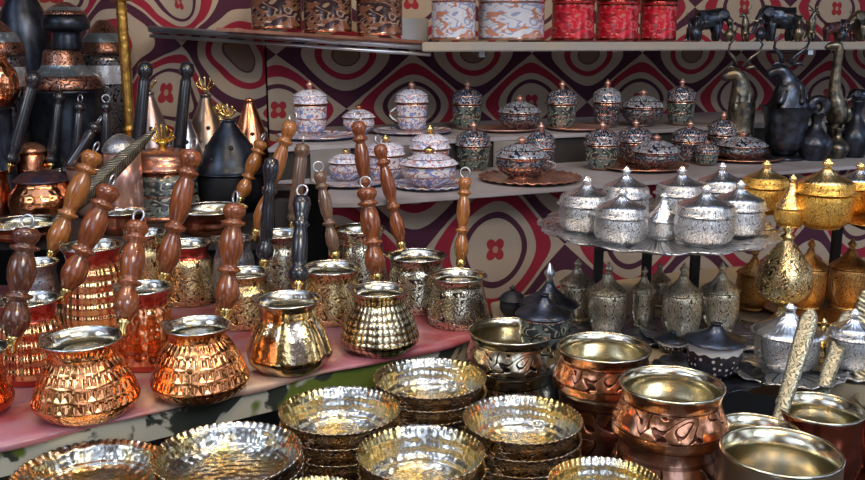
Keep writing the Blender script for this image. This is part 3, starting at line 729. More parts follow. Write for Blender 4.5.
def dish(px, row, w, z, mat, label, name='saucer', cat='saucer', scal=0, h=.006, group=None, rimh=.006, xy=None, R=None, mat2=None, wave=.03):
    if xy is None: b, d = on(px, row, z); R = rad(w, d)
    else: b = Vector((*xy, z))
    o = [(0, 0), (.62*R, 0), (.66*R, .001), (.86*R, rimh*.5), (.985*R, rimh*.95), (R, rimh+.001), (.985*R, rimh+.0018), (.86*R, rimh*.5+.0016), (.64*R, .0022), (0, .0022)]
    def mod(r, zz, a, k): return (r*(1+wave*abs(math.sin(a*scal/2))) if scal and r > .84*R else r), (zz+.0012*math.sin(a*scal) if scal and r > .9*R else zz)
    ob = link(name, lathe(smoothp(o, 2), 120 if scal else 64, mod), mat, None, b); tag(ob, label, cat, group); return ob, b, R
GE = 'enamelled lidded cups on the white shelf'
zf = ZM+.0025; zr = ZM2+.0025
# saucers and small trays of the shelf
dish(412, 133, 82, ZM2, en_white, 'white oval saucer under the white handled cup on the rear step')
dish(318, 138, 84, ZM2, en_white, 'white pink-edged saucer under the tall white lidded cup')
dish(430, 187, 76, ZM, en_white, 'white scalloped saucer under the white sugar bowl in front', scal=24)
dish(350, 184, 80, ZM, en_white, 'white saucer half hidden behind the reddish handles')
dish(530, 180, 100, ZM, copper_tray, 'scalloped copper plate under the low dark sugar bowl', 'plate', 'plate', scal=28)
dish(641, 168, 92, ZM, copper_tray, 'copper plate under the dark cups in the middle of the shelf', 'plate', 'plate')
dish(738, 159, 88, ZM, copper_tray, 'copper plate under the rightmost dark enamelled cups', 'plate', 'plate')
dish(505, 131, 66, ZM2, pink_cop, 'pinkish copper saucer on the rear step under two dark cups', 'plate', 'plate')
dish(578, 130, 62, ZM2, pink_cop, 'pinkish copper saucer on the rear step beneath the tall dark cups', 'plate', 'plate')
# white
def lift(z): return z+.0026
cup(311, 133, 80, 35, lift(ZM2), en_white, en_white_lid, 'tall white lidded cup with red flowers, leftmost on the shelf', group=GE, fin_m=pink_cop)
cup(359, 134, 104, 32, ZM2, en_white, en_white_lid, 'white lidded cup with copper knob behind the tallest reddish handle', group=GE, fin_m=copper_plain, shape='bowl')
cup(412, 130, 80, 33, lift(ZM2), en_white, en_white_lid, 'white lidded cup with a curled handle on its left side', group=GE, handle=-1, fin_m=pink_cop)
cup(430, 178, 124, 40, ZM, en_white, en_white_lid, 'white domed cup just behind the white sugar bowl', group=GE, fin_m=brass)
cup(429, 186, 146, 56, lift(ZM), en_white, en_white_lid, 'wide white sugar bowl with copper-rimmed lid in front on the shelf', group=GE, shape='bowl', fin_m=brass, name='sugar_bowl', cat='sugar bowl')
cup(386, 180, 134, 38, ZM, en_white, en_white_lid, 'white handled cup seen between the two reddish handles', group=GE, handle=1, fin_m=brass)
cup(346, 180, 148, 34, lift(ZM), en_white, en_white_lid, 'white lidded cup low behind the tallest reddish handle', group=GE, shape='bowl', fin_m=brass)
# dark
D = [(467, 128, 80, 31, zr, 'tall', 'dark green and copper lidded cup, first dark one on the rear step', None, en_dark2),
     (473, 170, 121, 35, ZM, 'tall', 'dark lidded cup with pale scroll belly in front, first dark one of the front row', None, en_dark2),
     (519, 130, 95, 42, zr, 'bowl', 'low wide dark sugar bowl on the rear step behind the copper plate', None, en_dark),
     (521, 177, 136, 52, lift(ZM), 'bowl', 'low wide dark sugar bowl with a loop handle on the scalloped copper plate', 1, en_dark),
     (540, 173, 122, 29, ZM, 'tall', 'small dark blue lidded cup just behind the sugar bowl on the scalloped plate', None, en_dark),
     (561, 128, 80, 31, zr, 'tall', 'tall dark cup with copper finial, beneath the first red jar', None, en_dark2),
     (601, 168, 121, 35, lift(ZM), 'tall', 'dark lidded cup with green scroll belly on the front of the shelf, middle copper plate', None, en_dark2),
     (606, 126, 79, 29, zr, 'tall', 'tall dark cup with bright pointed finial beneath the second red jar', None, en_dark),
     (642, 125, 89, 42, zr, 'bowl', 'wide dark sugar bowl with silver lid beneath the third red jar', None, en_dark),
     (634, 164, 119, 35, ZM, 'tall', 'dark copper-banded cup between the rear and front rows left of the wide bowl', None, en_dark),
     (655, 169, 134, 46, lift(ZM), 'bowl', 'wide silver-lidded dark sugar bowl on the middle copper plate', None, en_dark),
     (680, 124, 78, 29, zr, 'tall', 'dark cup with tall copper spike finial at the right of the rear step', None, en_dark2),
     (688, 162, 120, 34, ZM, 'tall', 'dark cup with copper belt right of the middle copper plate', None, en_dark),
     (721, 158, 111, 31, ZM, 'tall', 'small dark cup with white-ringed lid near the bronze horned animal', None, en_dark),
     (741, 160, 131, 48, lift(ZM), 'bowl', 'low wide dark sugar bowl with pale lid, rightmost on the shelf', None, en_dark),
     (706, 164, 140, 24, lift(ZM), 'tall', 'tiny dark cup between the copper plates at the right of the shelf', None, en_dark2)]
for px, br, tr, w, z, shp, lb, hn, bm_ in D:
    silv = 'silver' in lb or 'pale lid' in lb or 'bright' in lb
    cup(px, br, tr, w, z, bm_, en_silver_lid if silv or shp == 'bowl' else en_dark_lid, lb, shape=shp, fin_m=pink_cop, group='dark enamelled lidded cups on the white shelf', handle=hn,
        name='sugar_bowl' if shp == 'bowl' else 'lidded_cup', cat='sugar bowl' if shp == 'bowl' else 'cup', lidfrac=.5)

# ------------------------------------------------------------------ silver and gold sets on raised trays
TZ = 1.236
trow = 236
tcen, td = on(657, trow, TZ); TR = rad(226, td)
rack = empty('tray_rack', (0, 0, 0), 0, 'dark rack holding up the silver and the gold tray', 'rack')
tcen2, td2 = on(905, 215, TZ+.012); TR2 = rad(232, td2)
link('rack_board', boxm(tcen.x-.09, tcen.x+.09, tcen.y-.05, tcen.y+.06, TZ-.010, TZ-.001), dark_board, rack, smooth=False)
link('rack_board', boxm(tcen2.x-.09, tcen2.x+.09, tcen2.y-.06, tcen2.y+.07, TZ+.002, TZ+.011), dark_board, rack, smooth=False)
for x, y, zt in ((tcen.x-.07, tcen.y+.05, TZ-.01), (tcen.x+.07, tcen.y+.05, TZ-.01), (tcen2.x-.07, tcen2.y+.06, TZ+.002), (tcen2.x+.07, tcen2.y+.06, TZ+.002), (tcen.x, tcen.y+.05, TZ-.01)):
    link('rack_post', boxm(x-.006, x+.006, y-.006, y+.006, ZR, zt), dark_board, rack, smooth=False)
dish(0, 0, 0, TZ, silver_eng, 'large round scalloped silver tray raised in front of the shelf full of silver cups', 'tray', 'tray', scal=16, rimh=.012, xy=(tcen.x, tcen.y), R=TR, wave=.06)
dish(0, 0, 0, TZ+.012, gold_eng, 'large round gold tray at the right edge full of golden cups', 'tray', 'tray', scal=0, rimh=.008, xy=(tcen2.x, tcen2.y), R=TR2)
GS = 'silver lidded cups on the silver tray'
zt = TZ+.0025
for px, br, tr, w, lb in ((585, 232, 176, 54, 'silver chased lidded cup at the far left of the silver tray'),
                          (624, 226, 166, 48, 'silver chased cup in the back of the tray, second from the left'),
                          (620, 243, 188, 54, 'silver chased cup in front on the tray, left of the small onion-lidded one'),
                          (679, 222, 166, 50, 'silver chased cup in the back row of the tray right of its middle'),
                          (703, 244, 184, 60, 'large silver chased cup in front on the tray, right of the onion-lidded one'),
                          (737, 236, 180, 52, 'silver chased cup at the right end of the silver tray'),
                          (719, 217, 162, 48, 'silver chased cup with warm glints at the back right of the silver tray')):
    cup(px, br, tr, w, zt, silver_eng, silver_pl, lb, shape='onion', group=GS, fin_m=silver_pl, lidfrac=.50, fin=.14)
cup(662, 238, 192, 34, zt, silver_eng, silver_pl, 'small silver onion-shaped pot at the middle front of the silver tray', shape='bottle', group=GS, lidfrac=.62, name='sugar_bowl', cat='sugar bowl')
zt2 = TZ+.0145
for px, br, tr, w, lb in ((763, 213, 160, 46, 'golden lidded cup leftmost on the gold tray'),
                          (822, 227, 158, 56, 'big golden lidded cup in front on the gold tray'),
                          (856, 213, 162, 46, 'golden cup with silvery lid near the right edge'),
                          (890, 222, 165, 48, 'golden lidded cup cut off by the right edge of the picture')):
    cup(px, br, tr, w, zt2, gold_eng, gold_pl if 'silvery' not in lb else silver_pl, lb, shape='onion', group='golden lidded cups on the gold tray', fin_m=gold_pl, lidfrac=.50, fin=.14)
cup(789, 226, 174, 30, zt2, gold_eng, gold_pl, 'small golden pot with a tall pierced spire between the golden cups', shape='bottle', group='golden lidded cups on the gold tray', lidfrac=.66, name='sugar_bowl', cat='sugar bowl')

# lower bottles
GB = 'chased lidded flasks under the trays'
dish(618, 333, 110, ZR, pewter, 'dark silver tray under the left flasks', 'tray', 'tray', scal=20)
dish(704, 336, 124, ZR, pewter, 'dark silver tray under the two right silver flasks', 'tray', 'tray', scal=20)
dish(822, 311, 120, ZR, bronze_eng, 'bronze tray under the golden flasks at the right', 'tray', 'tray')
zl = ZR+.0026
for px, br, tr, w, mt, lb in ((606, 333, 262, 37, silver_eng2, 'grey silver chased flask below the left end of the silver tray'),
                              (576, 318, 258, 34, silver_eng2, 'dim silver flask in the dark left of the other flasks'),
                              (642, 325, 266, 24, silver_eng2, 'slender dim flask between the larger silver flasks'),
                              (680, 335, 263, 38, silver_eng2, 'grey silver chased flask with ball finial below the middle of the tray'),
                              (718, 329, 262, 37, silver_eng2, 'grey silver chased flask below the right part of the silver tray'),
                              (751, 308, 248, 32, bronze_eng, 'bronze flask in shadow left of the brass sprinkler'),
                              (806, 307, 238, 34, bronze_eng, 'golden bronze flask just right of the brass sprinkler'),
                              (846, 307, 238, 38, bronze_eng, 'golden bronze flask below the gold tray near the right edge'),
                              (884, 302, 238, 36, bronze_eng, 'golden bronze flask mostly outside the right edge'),
                              (658, 305, 262, 22, silver_eng2, 'slender dim flask farther back under the tray')):
    cup(px, br, tr, w, zl, mt, mt, lb, shape='bottle', group=GB, name='lidded_flask', cat='flask', lidfrac=.42)
# brass sprinkler
b, d = on(780, 326, ZR); H = zrow(b.y, 203)-ZR; rb = rad(54, d)
sp = empty('rosewater_sprinkler', b, 0, 'brass sprinkler with round bulb and long thin spout standing behind the silver-lidded cup', 'sprinkler')
link('body', lathe(smoothp([(0, 0), (.75*rb, 0), (.7*rb, .02*H), (.3*rb, .08*H), (.18*rb, .15*H), (.30*rb, .19*H), (.85*rb, .25*H), (1.0*rb, .36*H), (.9*rb, .48*H), (.5*rb, .62*H), (.22*rb, .70*H), (.16*rb, .73*H)], 3)+[(0, .73*H)], 40), brass_eng, sp)
link('spout', lathe([(0, .72*H), (.28*rb, .725*H), (.28*rb, .74*H), (.12*rb, .76*H), (.2*rb, .79*H), (.1*rb, .82*H), (.08*rb, .9*H), (.06*rb, .985*H), (.1*rb, .99*H), (0, H)], 14), brass, sp)

# front right set on the tan table
dish(707, 377, 108, ZR, blue_black, 'blue-black scalloped saucer under the black and white lidded cup', scal=18)
def bw():
    m = M('black_enamel_white_dots'); u = m.vec(m.theta()*.032, m.z)
    v = m.vor(u, 130, 'F1', .5); c = m.mix(v.lt(.24), (.018, .015, .022), (.45, .40, .36))
    wob = (m.theta()*12).sin()*.03
    c = m.mix((m.gz+wob).gt(.76), c, (.50, .47, .44)); m.set(c, 0, .25); return m.m
bwm = bw()
cup(713, 374, 322, 54, ZR+.0026, bwm, blue_black, 'black lidded cup with white dots and a white wavy band', shape='cone', fin_m=blue_black, lidfrac=.36, fin=.04)
dish(783, 371, 118, ZR, silver_eng, 'silver scalloped saucer under the large silver cup beside the flat handles', scal=18)
cup(785, 368, 303, 62, ZR+.0026, silver_eng, silver_pl, 'large silver chased cup with bright domed lid in front of the brass sprinkler', shape='cone', lidfrac=.46, fin=.12, fin_m=silver_pl)
dish(850, 371, 84, ZR, silver_eng, 'silver saucer at the right edge behind the flat handles', scal=18)
cup(849, 369, 308, 46, ZR+.0026, silver_eng, silver_pl, 'bright silver chased cup at the right edge behind the flat handles', shape='onion', lidfrac=.46, fin_m=silver_pl)
cup(820, 362, 318, 22, ZR, brass_eng, brass, 'small brass pointed jar between the two silver cups at the right', shape='bottle', lidfrac=.6)
# dark spired bowls left of flasks
cup(548, 331, 262, 52, ZR, en_dark2, blue_black, 'dark bowl with wide bluish conical lid and thin spire behind the silvery pot', shape='cone', lidfrac=.62, fin=.28, name='sugar_bowl', cat='sugar bowl', fin_m=steel)
cup(543, 347, 293, 50, ZR, en_dark2, blue_black, 'dark bowl with flat bluish lid and bright spot just behind the silvery pot', shape='cone', lidfrac=.40, fin=.05, name='sugar_bowl', cat='sugar bowl')
cup(512, 318, 285, 26, ZR, black_pot, black_pot, 'small black round jar left of the spired bluish lid', shape='bowl')
cup(672, 352, 330, 30, ZR, bwm, blue_black, 'low dark blue dotted pot between the table edge and the black cup', shape='bowl')

# ------------------------------------------------------------------ top shelf
def jar(px, w, br, tr_px_h, mat, label, d=None, z=None, group=None):
    x = (px-CX)/FPX
    if z is None:
        y = 1.86; 
        for _ in range(6): xx = x*y/C_*1.03; y = ts(xx)+.085
        zz = ZT+.003; xx = x*y*1.03/1.0
        xx = x*(y*1.0+0.0)
    else: y = z[1]; zz = z[0]; xx = x*y
    dd = y; R = rad(w, dd); H = tr_px_h
    root = empty('lidded_jar', (xx, y, zz), 0, label, 'jar', group)
    link('body', lathe([(0, 0), (.96*R, 0), (.98*R, .002), (.97*R, .006), (.97*R, H-.008), (R, H-.006), (R, H), (.9*R, H), (0, H)], 40), mat, root)
    l = link('lid', lathe(smoothp([(0, 0), (R*1.02, 0), (R*1.02, .008), (.9*R, .02), (.5*R, .034), (.1*R, .04)], 2)+[(0, .04)], 40), mat, root, (0, 0, H+.0005))
    link('finial', lathe([(0, 0), (.004, 0), (.003, .004), (.006, .009), (.004, .014), (0, .018)], 12), brass, l, (0, 0, .0395))
    return root
GJ = 'cylindrical jars on the top shelves'
for px, w, m_, lb in ((453, 44, en_blue, 'white jar with blue and red scrolls, narrower of the two white ones'),
                      (509, 66, en_blue, 'wide white jar with blue and red scrolls beside the red jars'),
                      (569, 42, en_red, 'bright red jar nearest to the white jars'),
                      (612, 42, en_red, 'bright red jar in the middle of the three red ones'),
                      (652, 36, en_red, 'bright red jar at the right of the three red ones')):
    jar(px, w, 0, .085, m_, lb, group=GJ)
for px, w, lb in ((281, 50, 'brown and copper scroll-patterned jar, left of the three on the metal shelf'),
                  (331, 48, 'brown and copper scroll-patterned jar, middle of the three on the metal shelf'),
                  (381, 46, 'brown and copper scroll-patterned jar, right of the three on the metal shelf')):
    yy = 1.87; xx = (px-CX)/FPX*yy
    jar(px, w, 0, .075, en_brown, lb, z=(tilt(xx)+.012, yy), group=GJ)
x0, x1 = (228-CX)/FPX*1.86, (425-CX)/FPX*1.82
o = link('tray', prism([(x0, 1.80, tilt(x0)), (x1, 1.78, tilt(x1)), (x1, 1.94, tilt(x1)), (x0, 1.96, tilt(x0))], .001, .0075, .0015), copper_tray, smooth=False)
tag(o, 'long copper tray under the three brown jars', 'tray')
o = link('storage_box', boxm(0, .058, 0, .06, 0, .05, .002), glass_blue, None, (a1.x-.066, 1.955, tilt(a1.x-.04)+.002), smooth=False); tag(o, 'pale grey-blue box behind the copper tray beside the white jars', 'box')
def shelfpt(px, off=.08):
    x = (px-CX)/FPX; y = 1.86
    for _ in range(8): y = ts(x*y)+off
    return x*y, y
q0 = shelfpt(546, .02); q1 = shelfpt(690, .02)
for k, (pa, pb) in enumerate(((545, 629), (632, 690))):
    A, B = shelfpt(pa, .03), shelfpt(pb, .03)
    o = link('tray', prism([(A[0], A[1]), (B[0], B[1]), (B[0]-.05, B[1]+.1), (A[0]-.045, A[1]+.1)], ZT+.0002, ZT+.0028, .0004), red_dark, smooth=False)
    tag(o, ['dark red flat tray under the first two red jars', 'dark red flat tray under the rightmost red jar'][k], 'tray')

# animal figurines
def horned(px, br, tr, z, mat, label, face=-1, wide=1.0, fat=False, horn=True, off=None, group=None, pos=None):
    """a sitting-upright horned animal with its head turned to the side"""
    if pos: b = Vector((pos[0], pos[1], z)); d = b.y
    else: b, d = on(px, br, z)
    H = zrow(b.y, tr)-z; s = face
    root = empty('animal_figurine', b, 0, label, 'figurine', group)
    V = [(0, 0, .42), (0, 0, .25), (.0, 0, .60), (s*.03, 0, .74), (s*.07, 0, .84), (s*.15, 0, .82), (s*.23, 0, .78),
         (-.07*wide, -.04, .22), (-.06*wide, -.06, .10), (-.07*wide, -.07, .02), (.07*wide, -.04, .22), (.06*wide, -.06, .10), (.07*wide, -.07, .02),
         (-s*.10, .05, .20), (-s*.16, .06, .08), (s*.07, -.05, .58), (s*.09, -.09, .46), (-s*.05, -.06, .58), (-s*.02, -.11, .45)]
    E = [(0, 1), (0, 2), (2, 3), (3, 4), (4, 5), (5, 6), (1, 7), (7, 8), (8, 9), (1, 10), (10, 11), (11, 12), (1, 13), (13, 14), (2, 15), (15, 16), (2, 17), (17, 18)]
    Rr = [.155*wide, .15*wide, .12*wide, .085, .085, .06, .04, .07, .05, .05, .07, .05, .05, .05, .02, .045, .03, .045, .03]
    if fat:
        V = [(0, 0, .30), (0, 0, .10), (0, 0, .02), (0, 0, .46), (0, 0, .60), (s*.03, 0, .74), (s*.07, 0, .84), (s*.15, 0, .82), (s*.23, 0, .78), (s*.07, -.08, .64), (s*.14, -.15, .52), (-s*.10, -.08, .64), (-s*.06, -.17, .52)]
        E = [(0, 1), (1, 2), (0, 3), (3, 4), (4, 5), (5, 6), (6, 7), (7, 8), (4, 9), (9, 10), (4, 11), (11, 12)]; Rr = [.20, .14, .13, .17, .12, .085, .085, .06, .04, .05, .03, .05, .03]
    skin('body', V, E, Rr, mat, root, scale=H, sub=2)
    for q in (-1, 1):
        if horn:
            pts = [Vector((s*.05+q*.03, 0, .90)), Vector((s*.03+q*.08, 0, .98)), Vector((s*.02+q*.15, 0, 1.04)), Vector((q*.16, 0, 1.11)), Vector((q*.11, 0, 1.17))]
            link('horn', tube([p*H for p in pts], [.022*H, .018*H, .015*H, .011*H, .004*H], 8), mat, root)
        link('ear', tube([Vector((s*.04+q*.05, 0, .88))*H, Vector((s*.03+q*.11, -.01, .90))*H, Vector((s*.03+q*.15, -.01, .87))*H], [.022*H, .02*H, .005*H], 8), mat, root)
    link('plinth', lathe([(0, 0), (.17*H*wide, 0), (.17*H*wide, .02*H), (.14*H*wide, .035*H), (0, .035*H)], 24), mat, root)
    return root
GF = 'dark metal figurines and vases at the right of the white shelf'
horned(738, 158, 56, ZM, bronze_dark, 'greenish bronze horned animal sitting upright with head turned left', wide=.9, group=GF)
horned(783, 159, 52, ZM, blue_black, 'bulky blue-black horned animal figurine with fat body', wide=1.1, fat=True, group=GF)
# giraffe
b, d = on(834, 156, ZM); H = zrow(b.y, 36)-ZM
g = empty('animal_figurine', b, 0, 'dark bronze giraffe figurine with very long neck reaching up to the top shelf', 'figurine', GF)
V = [(0, 0, .38), (.12, .02, .36), (-.05, 0, .5), (-.05, 0, .75), (-.04, 0, .93), (-.12, 0, .92), (-.17, 0, .90), (-.05, -.05, .2), (-.05, -.05, .0), (-.03, .05, .2), (-.03, .05, 0), (.13, -.03, .2), (.14, -.04, 0), (.14, .06, .2), (.15, .06, 0)]
E = [(0, 1), (0, 2), (2, 3), (3, 4), (4, 5), (5, 6), (0, 7), (7, 8), (0, 9), (9, 10), (1, 11), (11, 12), (1, 13), (13, 14)]
skin('body', V, E, [.10, .09, .065, .04, .045, .035, .02, .03, .022, .03, .022, .03, .022, .03, .022], bronze_dark, g, scale=H)
for q in (-1, 1): link('horn', tube([Vector((-.05, q*.015, .96))*H, Vector((-.04, q*.02, 1.02))*H], [.009*H, .012*H], 8), bronze_dark, g)
def vase(px, br, tr, w, z, mat, label, ring=False):
    b, d = on(px, br, z); H = zrow(b.y, tr)-z; R = rad(w, d)
    root = empty('vase', b, 0, label, 'vase', GF)
    link('body', lathe(smoothp([(0, 0), (.55*R, 0), (.7*R, .04*H), (R, .28*H), (.9*R, .45*H), (.4*R, .66*H), (.28*R, .8*H), (.45*R, .97*H), (.40*R, H)], 3)+[(.3*R, .98*H), (.2*R, .8*H), (0, .7*H)], 32), mat, root)
    if ring:
        t = link('ring_mouth', torus(.36*R*1.2, .010, 24, 8), mat, root, (0, 0, H+.30*R)); t.rotation_euler = (PI/2, 0, 0)
vase(813, 160, 112, 34, ZM, blue_black, 'black pear-shaped vase topped by an upright ring', True)
vase(853, 157, 100, 30, ZM, black_metal, 'blackish vase at the right end of the shelf')
vase(836, 158, 128, 24, ZM, bronze_dark, 'small round dark bronze vase between the two black vases')
b, d = on(864, 115, ZM2); 
def elephant(x, y, z, L, mat, label, face=-1, group='dark metal figurines on the top shelf', rz=0):
    root = empty('animal_figurine', (x, y, z), rz, label, 'figurine', group); s = face
    V = [(0, 0, .55), (-s*.25, 0, .56), (s*.25, 0, .60), (s*.42, 0, .74), (s*.56, 0, .60), (s*.62, 0, .38), (s*.70, 0, .20), (s*.80, 0, .22),
         (s*.24, -.13, .28), (s*.24, -.13, 0), (s*.24, .13, .28), (s*.24, .13, 0), (-s*.25, -.13, .28), (-s*.25, -.13, 0), (-s*.25, .13, .28), (-s*.25, .13, 0), (-s*.47, 0, .55), (-s*.52, 0, .3)]
    E = [(0, 1), (0, 2), (2, 3), (3, 4), (4, 5), (5, 6), (6, 7), (2, 8), (8, 9), (2, 10), (10, 11), (1, 12), (12, 13), (1, 14), (14, 15), (1, 16), (16, 17)]
    skin('body', V, E, [.27, .25, .24, .18, .10, .065, .05, .035, .10, .08, .10, .08, .10, .08, .10, .08, .03, .02], mat, root, scale=L)
    for q in (-1, 1):
        me = lathe([(0, -.02), (.12, -.015), (.16, 0), (.12, .015), (0, .02)], 20)
        e_ = link('ear', me, mat, root, (s*.36*L, q*.19*L, .72*L)); e_.scale = (L, L*.9, L*1.0); e_.rotation_euler = (PI/2+.3*q, 0, 0)
        link('tusk', tube([Vector((s*.52, q*.08, .58))*L, Vector((s*.64, q*.1, .50))*L, Vector((s*.73, q*.09, .55))*L], [.025*L, .02*L, .006*L], 8), TUSK, root)
TUSK = plain('pale_tusk', (.55, .5, .42), 0, .3, 20)
x, y = b.x, b.y
elephant(x, y, ZM2, .075, blue_black, 'round dark blue elephant figurine at the right edge above the vases', group=GF)
for px, L, mt, s, lb in ((700, .085, blue_black, 1, 'dark blue elephant figurine just right of the red jars'),
                         (771, .095, blue_black, -1, 'largest dark blue elephant figurine on the top shelf'),
                         (822, .055, bronze_red, 1, 'small reddish elephant figurine with pale trunk on the top shelf'),
                         (858, .085, bronze_dark, -1, 'dark elephant figurine at the right end of the top shelf')):
    xx, yy = shelfpt(px, .09); elephant(xx, yy, ZT, L, mt, lb, s)
for px, H, mt, s, lb in ((737, .075, bronze_dark, -1, 'bronze horned figurine with gold glints on the top shelf'),
                         (801, .085, bronze_dark, 1, 'grey-green horned figurine with curved horns on the top shelf'),
                         (842, .070, bronze_red, -1, 'reddish horned figurine near the right end of the top shelf'),
                         (683, .06, blue_black, 1, 'small black horned figurine beside the red jars')):
    xx, yy = shelfpt(px, .15 if px != 683 else .2)
    v_row = CY+FPX*math.tan(math.atan2(CAMZ-(ZT+H), yy)-PITCH)
    horned(0, 0, v_row, ZT, mt, lb, s, .9, group='dark metal figurines on the top shelf', pos=(xx, yy))

for px, H, R, mt, lb in ((689, .055, .014, blue_black, 'slim dark vase standing just right of the red jars'),
                         (722, .045, .012, bronze_dark, 'small bronze bud vase left of the gold-glinting horned figurine'),
                         (752, .050, .012, black_metal, 'small black bud vase left of the largest elephant'),
                         (789, .060, .013, bronze_dark, 'slim bronze vase between the largest elephant and the grey-green horned figurine'),
                         (832, .052, .012, blue_black, 'slim blue-black vase right of the small reddish elephant')):
    xx, yy = shelfpt(px, .04); root = empty('vase', (xx, yy, ZT), 0, lb, 'vase', 'small vases on the top shelf')
    link('body', lathe(smoothp([(0, 0), (.7*R, 0), (.5*R, .05*H), (R, .3*H), (.8*R, .5*H), (.32*R, .68*H), (.28*R, .85*H), (.6*R, H), (.4*R, H)], 3)+[(0, .8*H)], 24), mt, root)
    link('vase_handle', tube([(.3*R, 0, .85*H), (1.2*R, 0, .85*H), (1.4*R, 0, .65*H), (.9*R, 0, .45*H)], .0016, 8), mt, root)
# ------------------------------------------------------------------ back left vessels
def vessel(px, br, tr, w, z, prof, mats, label, name, cat, group=None, n=44, pos=None, y=None):
    """prof: list of parts (part name, [(r/w, h)], material) with r, h as fractions"""
    b, d = on(px, br, z) if y is None else (Vector(((px-CX)/FPX*y, y, z)), y)
    H = zrow(b.y, tr)-z; R = rad(w, d)
    root = empty(name, b, 0, label, cat, group); par = {}
    for pn, pts, mt in prof:
        p_ = smoothp([(r*R, h*H) for r, h in pts], 2)
        p_ = [(0, pts[0][1]*H)]+p_+[(0, pts[-1][1]*H)]
        par[pn] = link(pn, lathe(p_, n), mt, par.get('lid', root) if pn == 'finial' else root)
    return root, b, R, H
def bandmat(name, base, band, dark, f, lo, hi):
    m = M(name); u = m.vec(m.theta()*.07, m.z); v = (m.noise(u, f*.7, 1.5, .4)*20).sin().abs()
    c = m.mix(v.sm(.3, .6), dark, base); c = m.mix(m.gz.band(lo, hi), c, band)
    m.set(c, .85, .3); m.bump(v.sm(.2, .6), .0010); return m.m
band_cu = bandmat('banded_copper', (.30, .15, .11), (.30, .38, .45), (.05, .03, .03), 80, .35, .62)
band_ag = bandmat('banded_silver', (.20, .19, .20), (.72, .74, .78), (.02, .02, .03), 70, .80, .93)
GV = 'large lidded vessels at the back left'
vessel(75, 199, 50, 70, ZB, [('base', [(.5, 0), (.6, .02), (.9, .2), (.95, .5), (.9, .68), (1.0, .74)], black_metal), ('lid', [(1.0, .745), (1.02, .76), (.97, .80), (.9, .83), (.62, .88), (.55, .93), (.48, .995), (.44, 1.0)], band_cu)],
       0, 'great lidded copper bowl with blue dotted band under the stacked jar', 'lidded_bowl', 'bowl', GV)
bb, dd = on(75, 199, ZB); zt_ = zrow(bb.y, 50)
vessel(76, 0, 2, 44, zt_, [('base', [(.62, 0), (.66, .05), (.6, .3), (.62, .38), (.9, .42), (1.0, .47), (1.0, .62), (.85, .72)], black_metal), ('lid', [(.86, .725), (.9, .74), (.7, .86), (.3, .97), (.2, 1.0)], band_cu)],
       0, 'dark jar with silver-worked shoulder standing on the great copper bowl', 'lidded_jar', 'jar', GV, y=bb.y)
vessel(112, 190, 20, 48, ZB, [('base', [(.6, 0), (.7, .02), (.92, .4), (1.0, .70), (.97, .80)], band_ag), ('lid', [(1.0, .805), (1.02, .83), (.8, .90), (.4, .97), (.2, 1.0)], band_cu)],
       0, 'tall dark jar with broad white band left of the gold pole', 'lidded_jar', 'jar', GV, y=2.01)
vessel(5, 196, 18, 52, ZB, [('base', [(.6, 0), (.7, .02), (.95, .4), (1.0, .72), (.97, .80)], band_ag), ('lid', [(1.0, .805), (1.02, .83), (.85, .90), (.4, .97), (.2, 1.0)], band_cu)],
       0, 'tall dark jar with broad white band at the left edge', 'lidded_jar', 'jar', GV, y=1.86)
vessel(4, 205, 54, 38, ZB, [('base', [(.8, 0), (.9, .02), (.55, .15), (.5, .60), (.6, .66)], black_metal), ('body', [(.5, .665), (.9, .74), (1.0, .82), (.9, .90), (.5, .965), (.55, 1.0)], copper_ham)],
       0, 'glowing round copper jug on a dark stem at the left edge', 'jug', 'jug', GV, y=1.76)
vessel(35, 190, -14, 50, ZB, [('body', [(.6, 0), (.8, .05), (1.0, .5), (.95, .8), (.6, .93), (.5, 1.0)], black_metal)],
       0, 'tall dark grey-blue vessel in the upper left behind the banded jars', 'vase', 'vase', GV, y=2.06)
vessel(38, 216, 181, 66, ZB, [('base', [(.8, 0), (.92, .06), (1.0, .4), (.94, .7), (.75, .88), (.72, 1.0)], copper_ham)],
       0, 'wide copper pot body with dark lid behind the thick golden brown handle', 'lidded_pot', 'pot', GV, y=1.68)
r_ = [o for o in COL.objects if o.name.startswith('lidded_pot')][0]
hz = zrow(1.68, 181)-ZB; Rr = rad(66, 1.68)
link('lid', lathe(smoothp([(0, 0), (.80*Rr, 0), (.80*Rr, .004), (.72*Rr, .008), (.55*Rr, .016), (.25*Rr, .020)], 2)+[(0, .020)], 36), bronze_red, r_, (0, 0, hz))
vessel(30, 206, 142, 30, ZB, [('base', [(.8, 0), (1.0, .1), (1.0, .8), (.7, .84)], copper_dark), ('lid', [(.95, .845), (1.0, .87), (.8, .94), (.3, .99), (.1, 1.0)], copper_tray)],
       0, 'small round-lidded copper box above the copper pot with dark lid', 'lidded_box', 'box', GV, y=1.80)
vessel(96, 216, 158, 60, ZB, [('base', [(.7, 0), (.9, .1), (1.0, .5), (1.0, .85)], pink_cop), ('lid', [(1.02, .855), (1.0, .88), (.7, .94), (.3, .98), (.2, 1.0)], copper_plain)],
       0, 'plain pinkish copper pan with flat lid behind the braided handle', 'lidded_pot', 'pot', GV, y=1.72)
vessel(121, 212, 134, 36, ZB, [('base', [(.8, 0), (1.0, .1), (1.0, .80)], pink_cop), ('lid', [(1.02, .805), (1.05, .83), (.9, .90), (.5, .97), (.2, 1.0)], silver_eng)],
       0, 'pink copper box with bright silver lid under the braided handle tip', 'lidded_box', 'box', GV, y=1.62)
